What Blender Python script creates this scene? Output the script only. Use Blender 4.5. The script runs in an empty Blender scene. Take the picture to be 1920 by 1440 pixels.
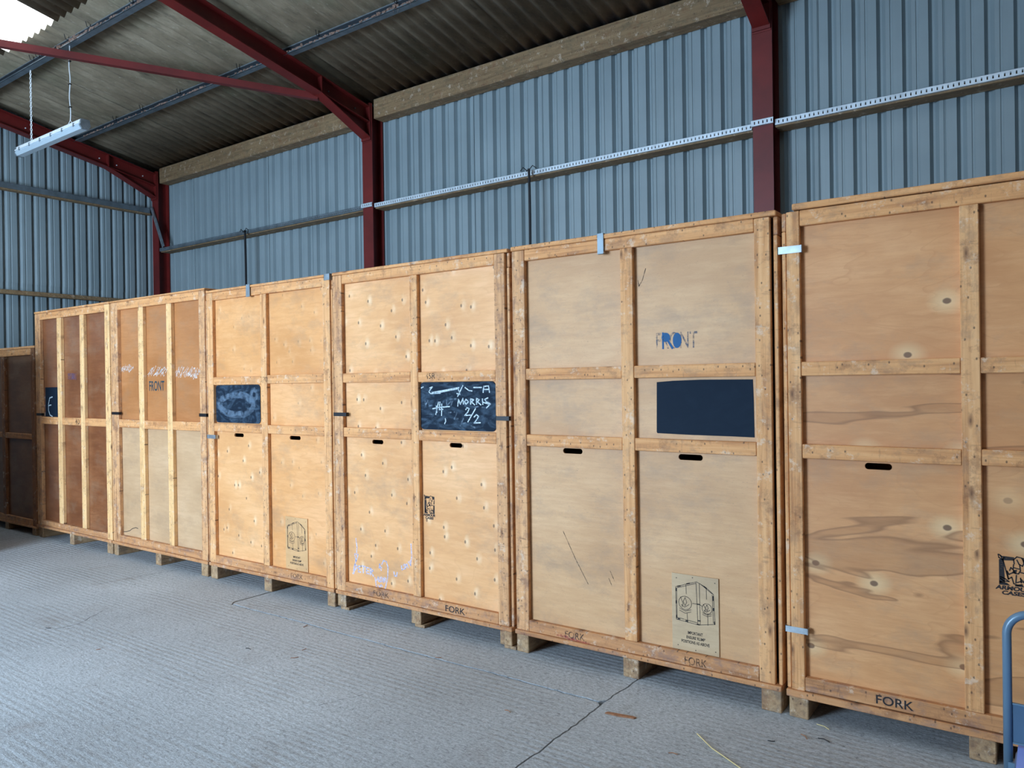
import bpy, bmesh, math, random
from mathutils import Vector, Matrix, noise
random.seed(7)
sc = bpy.context.scene
COL = sc.collection

# ------------------------------------------------------------------ camera
cam_d = bpy.data.cameras.new('camera')
cam_d.sensor_width = 36.0
cam_d.lens = 36.0 * 1420.0 / 1920.0
cam_d.clip_start = 0.05
cam = bpy.data.objects.new('camera', cam_d)
COL.objects.link(cam)
cr = Vector((0.81333217, 0.58162835, -0.0141153))
cu = Vector((0.00964576, 0.0107777, 0.99989539))
cf = Vector((-0.58171964, 0.81338324, -0.0031556))
M = Matrix(((cr.x, cu.x, -cf.x, 0), (cr.y, cu.y, -cf.y, 0), (cr.z, cu.z, -cf.z, 1.60343), (0, 0, 0, 1)))
cam.matrix_world = M
sc.camera = cam

# ------------------------------------------------------------------ view, world, lights
sc.view_settings.view_transform = 'Standard'
sc.view_settings.look = 'None'
sc.view_settings.exposure = 0.0
sc.view_settings.gamma = 1.0
sc.view_settings.use_curve_mapping = False

W = bpy.data.worlds.new('sky')
sc.world = W
W.use_nodes = True
wn = W.node_tree
bg = wn.nodes['Background']
bg.inputs[0].default_value = (0.62, 0.78, 1.0, 1)
bg.inputs[1].default_value = 0.8

def area(name, loc, rot, sx, sy, power, col):
    d = bpy.data.lights.new(name, 'AREA')
    d.shape = 'RECTANGLE'; d.size = sx; d.size_y = sy
    d.energy = power; d.color = col
    o = bpy.data.objects.new(name, d)
    o.location = loc; o.rotation_euler = rot
    COL.objects.link(o)
    return o
# daylight through the open doorway in the front wall (behind the camera, to its left)
area('door_daylight', (-5.7, -4.3, 2.0), (math.radians(62), 0, math.radians(16)), 3.2, 3.4, 1330, (0.57, 0.775, 1.0))

# ------------------------------------------------------------------ colours and material helpers
def lin(c):
    def f(v):
        v /= 255.0
        return v / 12.92 if v <= 0.04045 else ((v + 0.055) / 1.055) ** 2.4
    return (f(c[0]), f(c[1]), f(c[2]), 1.0)

class NT:
    def __init__(s, name):
        s.m = bpy.data.materials.new(name); s.m.use_nodes = True
        s.t = s.m.node_tree; s.n = s.t.nodes
        s.b = s.n['Principled BSDF']
    def add(s, typ, **kw):
        n = s.n.new(typ)
        for k, v in kw.items(): setattr(n, k, v)
        return n
    def link(s, a, b): s.t.links.new(a, b)
    def val(s, sock, v):
        if hasattr(v, 'links') or hasattr(v, 'is_linked'): s.link(v, sock)
        else: sock.default_value = v
    def coord(s, scale=(1, 1, 1), rand=True, offset=(0, 0, 0)):
        tc = s.add('ShaderNodeTexCoord')
        out = tc.outputs['Object']
        if rand:
            oi = s.add('ShaderNodeObjectInfo')
            mu = s.add('ShaderNodeMath', operation='MULTIPLY'); mu.inputs[1].default_value = 57.3
            s.link(oi.outputs['Random'], mu.inputs[0])
            va = s.add('ShaderNodeVectorMath', operation='ADD')
            s.link(out, va.inputs[0]); s.link(mu.outputs[0], va.inputs[1]); out = va.outputs[0]
        mp = s.add('ShaderNodeMapping'); mp.inputs['Scale'].default_value = scale
        mp.inputs['Location'].default_value = offset
        s.link(out, mp.inputs[0])
        return mp.outputs[0]
    def noise(s, vec, scale, detail=4, rough=0.55, dist=0.0):
        n = s.add('ShaderNodeTexNoise'); n.inputs['Scale'].default_value = scale
        n.inputs['Detail'].default_value = detail; n.inputs['Roughness'].default_value = rough
        n.inputs['Distortion'].default_value = dist
        s.link(vec, n.inputs['Vector']); return n.outputs['Fac']
    def voro(s, vec, scale, feature='F1', rnd=1.0):
        n = s.add('ShaderNodeTexVoronoi'); n.inputs['Scale'].default_value = scale
        n.feature = feature; n.inputs['Randomness'].default_value = rnd
        s.link(vec, n.inputs['Vector']); return n.outputs['Distance']
    def coord2(s, sx, sz, ox=0.0, oz=0.0):
        v = s.coord((1, 1, 1))
        sp = s.add('ShaderNodeSeparateXYZ'); s.link(v, sp.inputs[0])
        cb = s.add('ShaderNodeCombineXYZ')
        s.link(s.math('ADD', s.math('MULTIPLY', sp.outputs[0], sx), ox), cb.inputs[0])
        s.link(s.math('ADD', s.math('MULTIPLY', sp.outputs[2], sz), oz), cb.inputs[1])
        return cb.outputs[0]
    def voro2(s, vec, rnd=1.0, col=False):
        n = s.add('ShaderNodeTexVoronoi'); n.voronoi_dimensions = '2D'; n.inputs['Scale'].default_value = 1.0
        n.inputs['Randomness'].default_value = rnd
        s.link(vec, n.inputs['Vector']); return (n.outputs['Distance'], n.outputs['Color']) if col else n.outputs['Distance']
    def ramp(s, fac, stops):
        r = s.add('ShaderNodeValToRGB'); e = r.color_ramp.elements
        while len(e) < len(stops): e.new(0.5)
        for el, (p, c) in zip(e, stops):
            el.position = p
            el.color = c if len(c) == 4 else (*c, 1)
        s.link(fac, r.inputs[0]); return r.outputs[0]
    def rampf(s, fac, a, b, va=0.0, vb=1.0):
        n = s.add('ShaderNodeMapRange'); n.inputs[1].default_value = a; n.inputs[2].default_value = b
        n.inputs[3].default_value = va; n.inputs[4].default_value = vb
        s.link(fac, n.inputs[0]); return n.outputs[0]
    def mix(s, fac, a, b, mode='MIX'):
        n = s.add('ShaderNodeMix', data_type='RGBA', blend_type=mode)
        for sock, v in ((n.inputs[0], fac), (n.inputs[6], a), (n.inputs[7], b)):
            if isinstance(v, (int, float, tuple)): sock.default_value = v
            else: s.link(v, sock)
        return n.outputs[2]
    def math(s, op, a, b=0.0):
        n = s.add('ShaderNodeMath', operation=op)
        for sock, v in ((n.inputs[0], a), (n.inputs[1], b)):
            if isinstance(v, (int, float)): sock.default_value = v
            else: s.link(v, sock)
        return n.outputs[0]
    def bump(s, h, strength=0.3, dist=0.01):
        n = s.add('ShaderNodeBump'); n.inputs['Strength'].default_value = strength
        n.inputs['Distance'].default_value = dist
        s.link(h, n.inputs['Height']); s.link(n.outputs[0], s.b.inputs['Normal']); return n
    def color(s, c): s.val(s.b.inputs['Base Color'], c)
    def rough(s, r): s.val(s.b.inputs['Roughness'], r)

def blackwhite(v): return (v, v, v, 1)

def mk_wood(name, axis, light, mid, dark, stain=0.3, staincol=(96, 84, 78), knots=1.0):
    t = NT(name)
    sc_ = [26, 26, 26]; sc_[axis] = 1.3
    v = t.coord(tuple(sc_))
    g = t.noise(v, 1.6, 5, 0.6, 0.4)
    base = t.ramp(g, [(0.28, lin(dark)), (0.48, lin(mid)), (0.72, lin(light))])
    v1 = t.coord((1, 1, 1))
    tone = t.noise(v1, 1.7, 2)
    base = t.mix(t.rampf(tone, 0.35, 0.7, 0, 0.35), base, lin(light))
    st = [5, 5, 5]; st[axis] = 3.0
    s1 = t.noise(t.coord(tuple(st)), 3.0, 6, 0.7)
    base = t.mix(t.rampf(s1, 0.50, 0.64, 0, stain), base, lin(staincol))
    # round knots, few and far between
    vert = axis == 2
    k, kc = t.voro2(t.coord2(9.0, 3.2) if vert else t.coord2(3.2, 9.0), 1.0, True)
    on = t.rampf(kc, 0.62, 0.64, 0.0, 1.0)
    base = t.mix(t.math('MULTIPLY', on, t.rampf(k, 0.05, 0.12, 0.6 * knots, 0.0)), base, lin((112, 66, 40)))
    base = t.mix(t.math('MULTIPLY', on, t.rampf(k, 0.02, 0.045, 0.5 * knots, 0.0)), base, lin((62, 38, 28)))
    # nail marks, dents and scuffs across the grain
    d, dc = t.voro2(t.coord2(26.0, 17.0), 1.0, True)
    base = t.mix(t.math('MULTIPLY', t.rampf(dc, 0.56, 0.60, 0, 1), t.rampf(d, 0.06, 0.12, 0.75, 0.0)), base, lin((66, 44, 34)))
    sc1 = t.noise(t.coord((12, 12, 70) if vert else (70, 12, 12)), 1.0, 3, 0.7)
    base = t.mix(t.rampf(sc1, 0.60, 0.70, 0, 0.55 * min(1, stain * 1.6)), base, lin((96, 64, 46)))
    sc3 = t.noise(t.coord((4, 4, 4)), 2.4, 6, 0.75)
    base = t.mix(t.rampf(sc3, 0.54, 0.66, 0, 0.5), base, lin((128, 82, 52)))
    sc2 = t.noise(t.coord((9, 9, 9)), 1.6, 5, 0.75)
    base = t.mix(t.rampf(sc2, 0.57, 0.66, 0, 0.45), base, lin((226, 206, 184)))
    t.color(base); t.rough(0.72)
    t.bump(g, 0.25, 0.004)
    return t.m

def mk_ply(name, c1, c2, c3, rough=0.55, dimples=0.0, swirl=0.3, stains=False, speck=0.25, coat=0.0, white_mark=False, grime=0.42, knots=False):
    t = NT(name)
    v = t.coord((3.0, 3.0, 22.0))
    fine = t.noise(v, 2.2, 6, 0.65)
    big = t.noise(t.coord((1, 1, 1.6)), 1.5, 4, 0.55)
    base = t.ramp(big, [(0.3, lin(c2)), (0.52, lin(c1)), (0.74, lin(c3))])
    base = t.mix(t.rampf(fine, 0.36, 0.64, 0.0, 0.45), base, lin(c2))
    streak = t.noise(t.coord((1.6, 1.6, 9.0)), 2.0, 5, 0.7)
    base = t.mix(t.rampf(streak, 0.50, 0.70, 0.0, 0.35), base, lin(c3))
    # contour-like face grain
    w = t.noise(t.coord((0.9, 0.9, 2.6)), 1.5, 3, 0.45, 0.5)
    wv = t.math('FRACT', t.math('MULTIPLY', w, 11.0))
    line = t.rampf(wv, 0.0, 0.16, 1.0, 0.0)
    base = t.mix(t.math('MULTIPLY', line, swirl), base, lin(c2))
    # dark pores and scratches
    sp = t.noise(t.coord((28, 28, 60)), 3.0, 3, 0.8)
    base = t.mix(t.rampf(sp, 0.62, 0.78, 0, speck), base, lin((118, 92, 66)))
    gr = t.noise(t.coord((1.2, 1.2, 2.0)), 2.4, 6, 0.7)
    base = t.mix(t.rampf(gr, 0.50, 0.72, 0, grime), base, lin((152, 124, 98)))
    h = fine
    if dimples > 0:
        d = t.voro2(t.coord2(6.6, 4.2), 0.85)
        wob = t.rampf(t.noise(t.coord((14, 14, 7)), 1.0, 3, 0.6), 0.35, 0.62, 0.0, 1.0)
        base = t.mix(t.math('MULTIPLY', wob, t.rampf(d, 0.03, 0.20, 0.55 * dimples, 0.0)), base, lin((250, 224, 184)))
        d2 = t.voro2(t.coord2(6.6, 4.2, 0.11, 0.02), 0.85)
        base = t.mix(t.rampf(d2, 0.035, 0.055, 0.8 * dimples, 0.0), base, lin((74, 54, 40)))
        h = t.math('ADD', t.math('MULTIPLY', fine, 0.3), t.math('MULTIPLY', t.rampf(d, 0.0, 0.34, 1.0, 0.0), 2.2 * dimples))
    if knots:
        k, kc = t.voro2(t.coord2(2.6, 3.4), 1.0, True)
        on = t.rampf(kc, 0.5, 0.54, 0.0, 1.0)
        base = t.mix(t.math('MULTIPLY', on, t.rampf(k, 0.05, 0.22, 0.4, 0.0)), base, lin((240, 214, 164)))
        kk = t.voro2(t.coord2(2.6, 3.4), 1.0)
        base = t.mix(t.math('MULTIPLY', on, t.rampf(kk, 0.035, 0.05, 0.85, 0.0)), base, lin((92, 58, 38)))
    if stains:
        n = t.noise(t.coord((0.6, 0.6, 3.0)), 1.25, 3, 0.5, 0.5)
        inside = t.rampf(n, 0.560, 0.566, 0, 1)
        edge = t.math('MULTIPLY', t.rampf(n, 0.554, 0.564, 0, 1), t.rampf(n, 0.566, 0.584, 1, 0))
        base = t.mix(t.math('MULTIPLY', inside, 0.32), base, lin((150, 96, 52)))
        base = t.mix(t.math('MULTIPLY', edge, 0.5), base, lin((122, 76, 40)))
    t.color(base); t.rough(rough)
    if coat: t.b.inputs['Coat Weight'].default_value = coat; t.b.inputs['Coat Roughness'].default_value = 0.25
    t.bump(h, 0.22, 0.004)
    return t.m

def plain(name, c, rough=0.6, metal=0.0, var=0.12, scale=8.0, bump=0.0):
    t = NT(name)
    n = t.noise(t.coord((1, 1, 1)), scale, 4, 0.6)
    L = lin(c)
    a = tuple(x * (1 - var) for x in L[:3]) + (1,)
    b = tuple(min(1, x * (1 + var)) for x in L[:3]) + (1,)
    t.color(t.ramp(n, [(0.3, a), (0.7, b)]))
    t.rough(rough); t.b.inputs['Metallic'].default_value = metal
    if bump: t.bump(n, bump, 0.003)
    return t.m

def ink(name, c, lo=0.35, hi=0.6, scale=40, maxa=0.95):
    t = NT(name)
    t.color(lin(c)); t.rough(0.8)
    n = t.noise(t.coord((1, 1, 1)), scale, 4, 0.7)
    f = t.rampf(n, lo, hi, 0.0, maxa)
    tr = t.add('ShaderNodeBsdfTransparent')
    mx = t.add('ShaderNodeMixShader')
    t.link(f, mx.inputs[0]); t.link(tr.outputs[0], mx.inputs[1]); t.link(t.b.outputs[0], mx.inputs[2])
    t.link(mx.outputs[0], t.n['Material Output'].inputs[0])
    return t.m

MT = {}
WL, WM, WD = (233, 178, 124), (214, 154, 99), (174, 112, 63)
MT['wood_v'] = mk_wood('batten wood upright', 2, WL, WM, WD)
MT['wood_h'] = mk_wood('batten wood level', 0, (227, 168, 112), (208, 145, 89), (168, 104, 58), 0.3)
MT['pine_v'] = mk_wood('pale pine upright', 2, (244, 198, 141), (227, 176, 118), (189, 134, 81), 0.2)
MT['worn_v'] = mk_wood('worn batten upright', 2, (223, 170, 120), (200, 145, 97), (147, 97, 62), 0.6, (116, 84, 74))
MT['worn_h'] = mk_wood('scuffed bottom rail', 0, (206, 150, 102), (186, 128, 80), (136, 88, 56), 0.42, (88, 84, 96))
MT['skid'] = mk_wood('grey weathered skid', 1, (181, 150, 114), (158, 124, 89), (113, 84, 58), 0.55, (88, 80, 74))
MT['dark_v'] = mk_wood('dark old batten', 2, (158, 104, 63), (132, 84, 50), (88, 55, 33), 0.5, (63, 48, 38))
MT['beam'] = mk_wood('greyed softwood beam', 0, (158, 130, 95), (134, 108, 77), (103, 80, 56), 0.5, (97, 88, 68), 0.5)
MT['ply_a'] = mk_ply('birch ply honey', (222, 159, 100), (204, 140, 81), (236, 178, 125), dimples=0.35)
MT['ply_b'] = mk_ply('birch ply with nail dimples', (226, 167, 111), (208, 147, 91), (240, 187, 136), dimples=0.9)
MT['ply_c'] = mk_ply('beige ply', (206, 159, 112), (188, 140, 94), (216, 172, 127), dimples=0.0, swirl=0.12, speck=0.75, grime=0.6)
MT['ply_d'] = mk_ply('water stained ply', (208, 147, 93), (190, 128, 77), (222, 165, 112), dimples=0.0, swirl=0.35, stains=True, knots=True)
MT['ply_d2'] = mk_ply('knotty ply', (212, 150, 96), (194, 131, 79), (226, 168, 116), dimples=0.0, swirl=0.45, knots=True)
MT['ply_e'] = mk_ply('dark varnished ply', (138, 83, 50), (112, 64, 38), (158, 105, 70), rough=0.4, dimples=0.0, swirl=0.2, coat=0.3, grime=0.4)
MT['ply_f'] = mk_ply('tan varnished ply', (186, 124, 75), (168, 107, 60), (198, 136, 88), rough=0.42, dimples=0.0, swirl=0.3, coat=0.25)
MT['ply_g'] = mk_ply('grey beige ply', (198, 159, 120), (180, 142, 104), (208, 171, 134), dimples=0.0, swirl=0.1, speck=0.6, grime=0.5)
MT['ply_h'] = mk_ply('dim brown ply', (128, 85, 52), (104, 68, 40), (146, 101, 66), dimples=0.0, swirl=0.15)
MT['ply_p'] = mk_ply('pale plaque ply', (214, 168, 117), (200, 154, 104), (224, 178, 131), dimples=0.0, swirl=0.05, speck=0.3)
MT['ply_q'] = mk_ply('grey plaque ply', (196, 167, 130), (176, 147, 112), (206, 178, 144), dimples=0.0, swirl=0.05, speck=0.4, grime=0.5)
MT['red'] = plain('red oxide steel paint', (104, 27, 24), 0.5, 0.0, 0.25, 3.0)
MT['galv'] = plain('galvanised steel', (168, 178, 186), 0.38, 0.75, 0.25, 14.0)
MT['web'] = plain('galvanised web with painted shade', (26, 34, 42), 0.7, 0.0, 0.2, 6.0)  # shade on the web put into its colour; same steel as the flanges
MT['galv_dull'] = plain('dull galvanised steel', (116, 128, 136), 0.5, 0.5, 0.25, 8.0)
MT['tray'] = plain('bright cable tray', (214, 226, 236), 0.4, 0.35, 0.15, 10.0)
MT['black'] = plain('black steel clip', (24, 24, 28), 0.5, 0.2, 0.1, 8.0)
MT['white'] = plain('white enamel', (226, 232, 236), 0.4, 0.0, 0.05, 8.0)
MT['cable'] = plain('black cable', (14, 15, 22), 0.6, 0.0, 0.1, 8.0)
MT['straw'] = plain('straw', (214, 196, 140), 0.7, 0.0, 0.1, 30.0)
MT['splinter'] = plain('wood splinter', (150, 104, 74), 0.8, 0.0, 0.3, 60.0)
MT['dust'] = plain('dusty cobweb and leaf litter', (132, 108, 96), 0.95, 0.0, 0.6, 40.0)
MT['trolley'] = plain('grey blue trolley paint', (98, 126, 148), 0.32, 0.1, 0.06, 6.0)
MT['trolley_plate'] = plain('blue grey steel plate', (74, 102, 128), 0.5, 0.1, 0.08, 6.0)
MT['deck'] = plain('pale blue deck covering', (150, 172, 250), 0.6, 0.0, 0.04, 6.0)
MT['rubber'] = plain('black rubber', (30, 30, 32), 0.8, 0.0, 0.1, 8.0)
MT['chalk'] = ink('chalk', (224, 240, 248), 0.25, 0.62, 90, 0.95)
MT['chalk_faint'] = ink('rubbed chalk', (180, 206, 230), 0.38, 0.75, 40, 0.42)
MT['chalk_smear'] = ink('smeared chalk', (170, 198, 226), 0.40, 0.85, 14, 0.38)
MT['chalk_lilac'] = ink('lilac chalk', (206, 214, 244), 0.3, 0.65, 70, 0.9)
MT['ink'] = ink('black stencil ink', (34, 32, 36), 0.22, 0.42, 60, 0.92)
MT['ink_worn'] = ink('worn black stencil ink', (54, 44, 42), 0.34, 0.6, 55, 0.85)
MT['ink_blue'] = ink('blue spray paint', (36, 92, 140), 0.2, 0.4, 30, 0.9)
MT['ink_blue_worn'] = ink('faded blue spray paint', (60, 90, 118), 0.38, 0.62, 60, 0.75)
MT['ink_teal'] = ink('dark teal stencil ink', (24, 58, 68), 0.12, 0.3, 60, 0.95)
MT['ink_red'] = ink('red crayon', (178, 62, 66), 0.4, 0.65, 50, 0.6)
MT['smudge'] = ink('faded violet smudge', (92, 88, 132), 0.3, 0.75, 18, 0.5)
MT['white_mark'] = ink('white marks', (236, 230, 224), 0.38, 0.60, 45, 0.7)

def board_mat(name, chalky):
    t = NT(name)
    a = t.noise(t.coord((3.0, 1, 7.0)), 1.6, 5, 0.6, 2.2)
    b = t.noise(t.coord((1.2, 1, 3.0)), 9.0, 4, 0.7, 1.0)
    f = t.rampf(t.math('ADD', t.math('MULTIPLY', a, 0.7), t.math('MULTIPLY', b, 0.3)), 0.46, 0.72, 0.0, chalky)
    t.color(t.mix(f, lin((14, 30, 46)), lin((120, 150, 176)))); t.rough(0.75); t.b.inputs['Specular IOR Level'].default_value = 0.2
    return t.m
MT['board'] = board_mat('smeared blackboard', 0.30)
MT['board_clean'] = board_mat('clean blackboard paint', 0.015)

def cladding_mat():
    t = NT('grey blue cladding')
    v = t.coord((1, 1, 1))
    n = t.noise(v, 0.9, 4, 0.6)
    base = t.ramp(n, [(0.3, lin((132, 147, 153))), (0.7, lin((146, 161, 167)))])
    st = t.noise(t.coord((14, 14, 0.5)), 1.4, 4, 0.6)
    base = t.mix(t.rampf(st, 0.45, 0.8, 0, 0.18), base, lin((118, 130, 132)))
    t.color(base); t.rough(0.5)
    return t.m
MT['clad'] = cladding_mat()

def roof_mat():
    t = NT('weathered fibre cement')
    v = t.coord((1.0, 0.35, 1.0))
    n = t.noise(v, 5.0, 6, 0.7)
    base = t.ramp(n, [(0.3, lin((102, 91, 74))), (0.5, lin((126, 113, 93))), (0.72, lin((150, 137, 116)))])
    m = t.noise(t.coord((1, 1, 1)), 1.3, 4, 0.6)
    base = t.mix(t.rampf(m, 0.5, 0.75, 0, 0.5), base, lin((86, 92, 70)))
    s = t.noise(t.coord((16, 3, 16)), 2.0, 5, 0.75)
    base = t.mix(t.rampf(s, 0.60, 0.70, 0, 0.5), base, lin((180, 174, 156)))
    s2 = t.noise(t.coord((10, 1, 10)), 2.0, 4, 0.7)
    base = t.mix(t.rampf(s2, 0.56, 0.72, 0, 0.55), base, lin((58, 54, 48)))
    t.color(base); t.rough(0.9); t.bump(s, 0.3, 0.006)
    return t.m
MT['roof'] = roof_mat()

def skylight_mat():
    t = NT('translucent rooflight')
    t.color(lin((230, 240, 240)))
    t.b.inputs['Emission Color'].default_value = (0.93, 0.98, 1.0, 1)
    t.b.inputs['Emission Strength'].default_value = 2.2
    return t.m
MT['skylight'] = skylight_mat()

def concrete_mat():
    t = NT('tamped concrete')
    tc = t.add('ShaderNodeTexCoord')
    geo = t.add('ShaderNodeNewGeometry')
    P = geo.outputs['Position']
    def mp(scale):
        m = t.add('ShaderNodeMapping'); m.inputs['Scale'].default_value = scale
        t.link(P, m.inputs[0]); return m.outputs[0]
    big = t.noise(mp((1, 1, 1)), 0.7, 5, 0.6)
    base = t.ramp(big, [(0.3, lin((170, 174, 178))), (0.55, lin((190, 195, 200))), (0.75, lin((210, 215, 220)))])
    fine = t.noise(mp((0.7, 1.2, 1)), 75.0, 4, 0.8)
    base = t.mix(t.rampf(fine, 0.38, 0.62, 0.0, 0.6), base, lin((116, 118, 118)), 'MIX')
    pit = t.noise(mp((1, 1.3, 1)), 30.0, 5, 0.85)
    base = t.mix(t.rampf(pit, 0.30, 0.42, 0.5, 0.0), base, lin((236, 240, 244)))
    base = t.mix(t.rampf(pit, 0.54, 0.66, 0, 0.7), base, lin((88, 88, 90)))
    # tamping ridges running along the row of crates
    dist = t.noise(mp((0.5, 2.0, 1)), 1.4, 3, 0.5)
    sep = t.add('ShaderNodeSeparateXYZ'); t.link(P, sep.inputs[0])
    ph = t.math('ADD', t.math('MULTIPLY', sep.outputs[1], 150.0), t.math('MULTIPLY', dist, 14.0))
    wave = t.math('SINE', ph)
    mask = t.rampf(t.noise(mp((0.6, 1.6, 1)), 1.3, 3, 0.6), 0.40, 0.62, 0.0, 1.0)
    brk = t.rampf(t.noise(mp((7, 26, 1)), 2.2, 5, 0.8), 0.38, 0.60, 0.0, 1.0)
    w2 = t.math('MULTIPLY', t.math('MULTIPLY', wave, mask), brk)
    base = t.mix(t.rampf(w2, 0.2, 1.0, 0, 0.30), base, lin((136, 136, 136)))
    st = t.noise(mp((1.4, 1.4, 1)), 2.2, 6, 0.7, 0.6)
    base = t.mix(t.rampf(st, 0.56, 0.72, 0, 0.35), base, lin((128, 116, 108)))
    t.color(base); t.rough(0.82)
    h = t.math('ADD', t.math('MULTIPLY', w2, 0.35), t.math('MULTIPLY', fine, 0.65))
    t.bump(h, 0.8, 0.007)
    return t.m
MT['concrete'] = concrete_mat()
MT['subbase'] = plain('dirt in the joints', (46, 44, 42), 0.95, 0.0, 0.3, 20)

# ------------------------------------------------------------------ mesh helpers
YC = 3.667                   # front plane of the row of crates
def onface(x, z, y):
    if y <= YC + 0.01: return x, z
    f = (y / YC); return x * f, 1.60343 + (z - 1.60343) * f
class MB:
    """collects shapes for ONE mesh object"""
    def __init__(s): s.v = []; s.f = []
    def add(s, vs, fs):
        o = len(s.v); s.v += [tuple(p) for p in vs]; s.f += [tuple(i + o for i in f) for f in fs]
    def box(s, x0, x1, y0, y1, z0, z1, c=0.0):
        if c <= 0:
            vs = [(x, y, z) for x in (x0, x1) for y in (y0, y1) for z in (z0, z1)]
            s.add(vs, [(0, 1, 3, 2), (4, 6, 7, 5), (0, 4, 5, 1), (2, 3, 7, 6), (0, 2, 6, 4), (1, 5, 7, 3)])
        else:
            bm = bmesh.new(); bmesh.ops.create_cube(bm, size=1)
            for v in bm.verts:
                v.co = Vector(((x0 + x1) / 2 + v.co.x * (x1 - x0), (y0 + y1) / 2 + v.co.y * (y1 - y0), (z0 + z1) / 2 + v.co.z * (z1 - z0)))
            bmesh.ops.bevel(bm, geom=list(bm.edges), offset=c, segments=1, affect='EDGES')
            bm.verts.index_update()
            s.add([v.co.copy() for v in bm.verts], [[v.index for v in f.verts] for f in bm.faces]); bm.free()
    def tube(s, pts, r, n=10, close=False):
        pts = [Vector(p) for p in pts]; rings = []; up = None
        for i, p in enumerate(pts):
            a = pts[i - 1] if (i > 0 or close) else pts[i]
            b = pts[(i + 1) % len(pts)] if (i < len(pts) - 1 or close) else pts[i]
            d = (b - a).normalized()
            if up is None:
                up = Vector((0, 0, 1)) if abs(d.z) < 0.9 else Vector((1, 0, 0))
            u = d.cross(up).normalized(); w = u.cross(d).normalized(); up = w
            rings.append([p + (u * math.cos(2 * math.pi * k / n) + w * math.sin(2 * math.pi * k / n)) * r for k in range(n)])
        vs = [q for ring in rings for q in ring]; fs = []
        m = len(rings)
        for i in range(m if close else m - 1):
            j = (i + 1) % m
            for k in range(n):
                fs.append((i * n + k, i * n + (k + 1) % n, j * n + (k + 1) % n, j * n + k))
        if not close:
            fs.append(tuple(range(n - 1, -1, -1))); fs.append(tuple((m - 1) * n + k for k in range(n)))
        s.add(vs, fs)
    def prism(s, poly, axis, a, b):
        """poly: list of 2D points; extruded along axis from a to b. axis 0: (y,z) 1: (x,z) 2: (x,y)"""
        def P(p, t):
            if axis == 0: return (t, p[0], p[1])
            if axis == 1: return (p[0], t, p[1])
            return (p[0], p[1], t)
        n = len(poly)
        vs = [P(p, a) for p in poly] + [P(p, b) for p in poly]
        fs = [tuple(range(n)), tuple(range(2 * n - 1, n - 1, -1))]
        for i in range(n): fs.append((i, i + n, (i + 1) % n + n, (i + 1) % n))
        s.add(vs, fs)
    def stroke(s, pts, w, y, t=0.0006):
        """flat ink or chalk line in the x-z plane, a hair proud of plane y (towards -y)"""
        for (a, b) in zip(pts[:-1], pts[1:]):
            a = Vector(a); b = Vector(b); d = b - a
            if d.length < 1e-6: continue
            d.normalize(); n = Vector((-d.y, d.x)) * w / 2; e = d * w * 0.35
            q = [Vector(onface(p_.x, p_.y, y)) for p_ in (a - e + n, a - e - n, b + e - n, b + e + n)]
            vs = [(p.x, y - t, p.y) for p in q]
            s.add(vs, [(0, 1, 2, 3)])
    def fillpoly(s, pts, y, t=0.0006):
        s.add([(onface(p[0], p[1], y)[0], y - t, onface(p[0], p[1], y)[1]) for p in pts], [tuple(range(len(pts)))])
    def build(s, name, mat, parent=None, loc=None, smooth=False):
        me = bpy.data.meshes.new(name); me.from_pydata(s.v, [], s.f)
        bm = bmesh.new(); bm.from_mesh(me); bmesh.ops.recalc_face_normals(bm, faces=bm.faces); bm.to_mesh(me); bm.free()
        if smooth:
            for p in me.polygons: p.use_smooth = True
        me.materials.append(mat); me.update()
        return link(name, me, parent, loc)

def link(name, me, parent=None, loc=None):
    o = bpy.data.objects.new(name, me); COL.objects.link(o)
    if parent is not None: o.parent = parent
    if loc is not None: o.location = loc
    return o

def tag(o, label=None, cat=None, group=None, kind=None):
    if label: o['label'] = label
    if cat: o['category'] = cat
    if group: o['group'] = group
    if kind: o['kind'] = kind
    return o

def empty(name, loc=(0, 0, 0)):
    o = bpy.data.objects.new(name, None); o.location = loc; o.empty_display_size = 0.2
    COL.objects.link(o); return o

def sub(o, part):
    # hang a finished piece under a part of the same thing (thing > part > sub-part)
    o.location = Vector(o.location) - Vector(part.location); o.parent = part
    return o
_bc = {}
def boxpart(name, mat, parent, x0, x1, y0, y1, z0, z1, c=0.003, rot=None, org=None):
    """box part with its own origin at its centre (so the wood grain follows the piece); parent at org"""
    key = (round(x1 - x0, 4), round(y1 - y0, 4), round(z1 - z0, 4), c, mat.name)
    if key not in _bc:
        m = MB(); dx, dy, dz = (x1 - x0) / 2, (y1 - y0) / 2, (z1 - z0) / 2
        m.box(-dx, dx, -dy, dy, -dz, dz, min(c, dx * .6, dy * .6, dz * .6))
        o = m.build(name, mat); _bc[key] = o.data
    else:
        o = link(name, _bc[key])
    ctr = Vector(((x0 + x1) / 2, (y0 + y1) / 2, (z0 + z1) / 2))
    o.location = ctr - (org or Vector((0, 0, 0)))
    if parent is not None: o.parent = parent
    if rot: o.rotation_euler = rot
    return o

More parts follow.
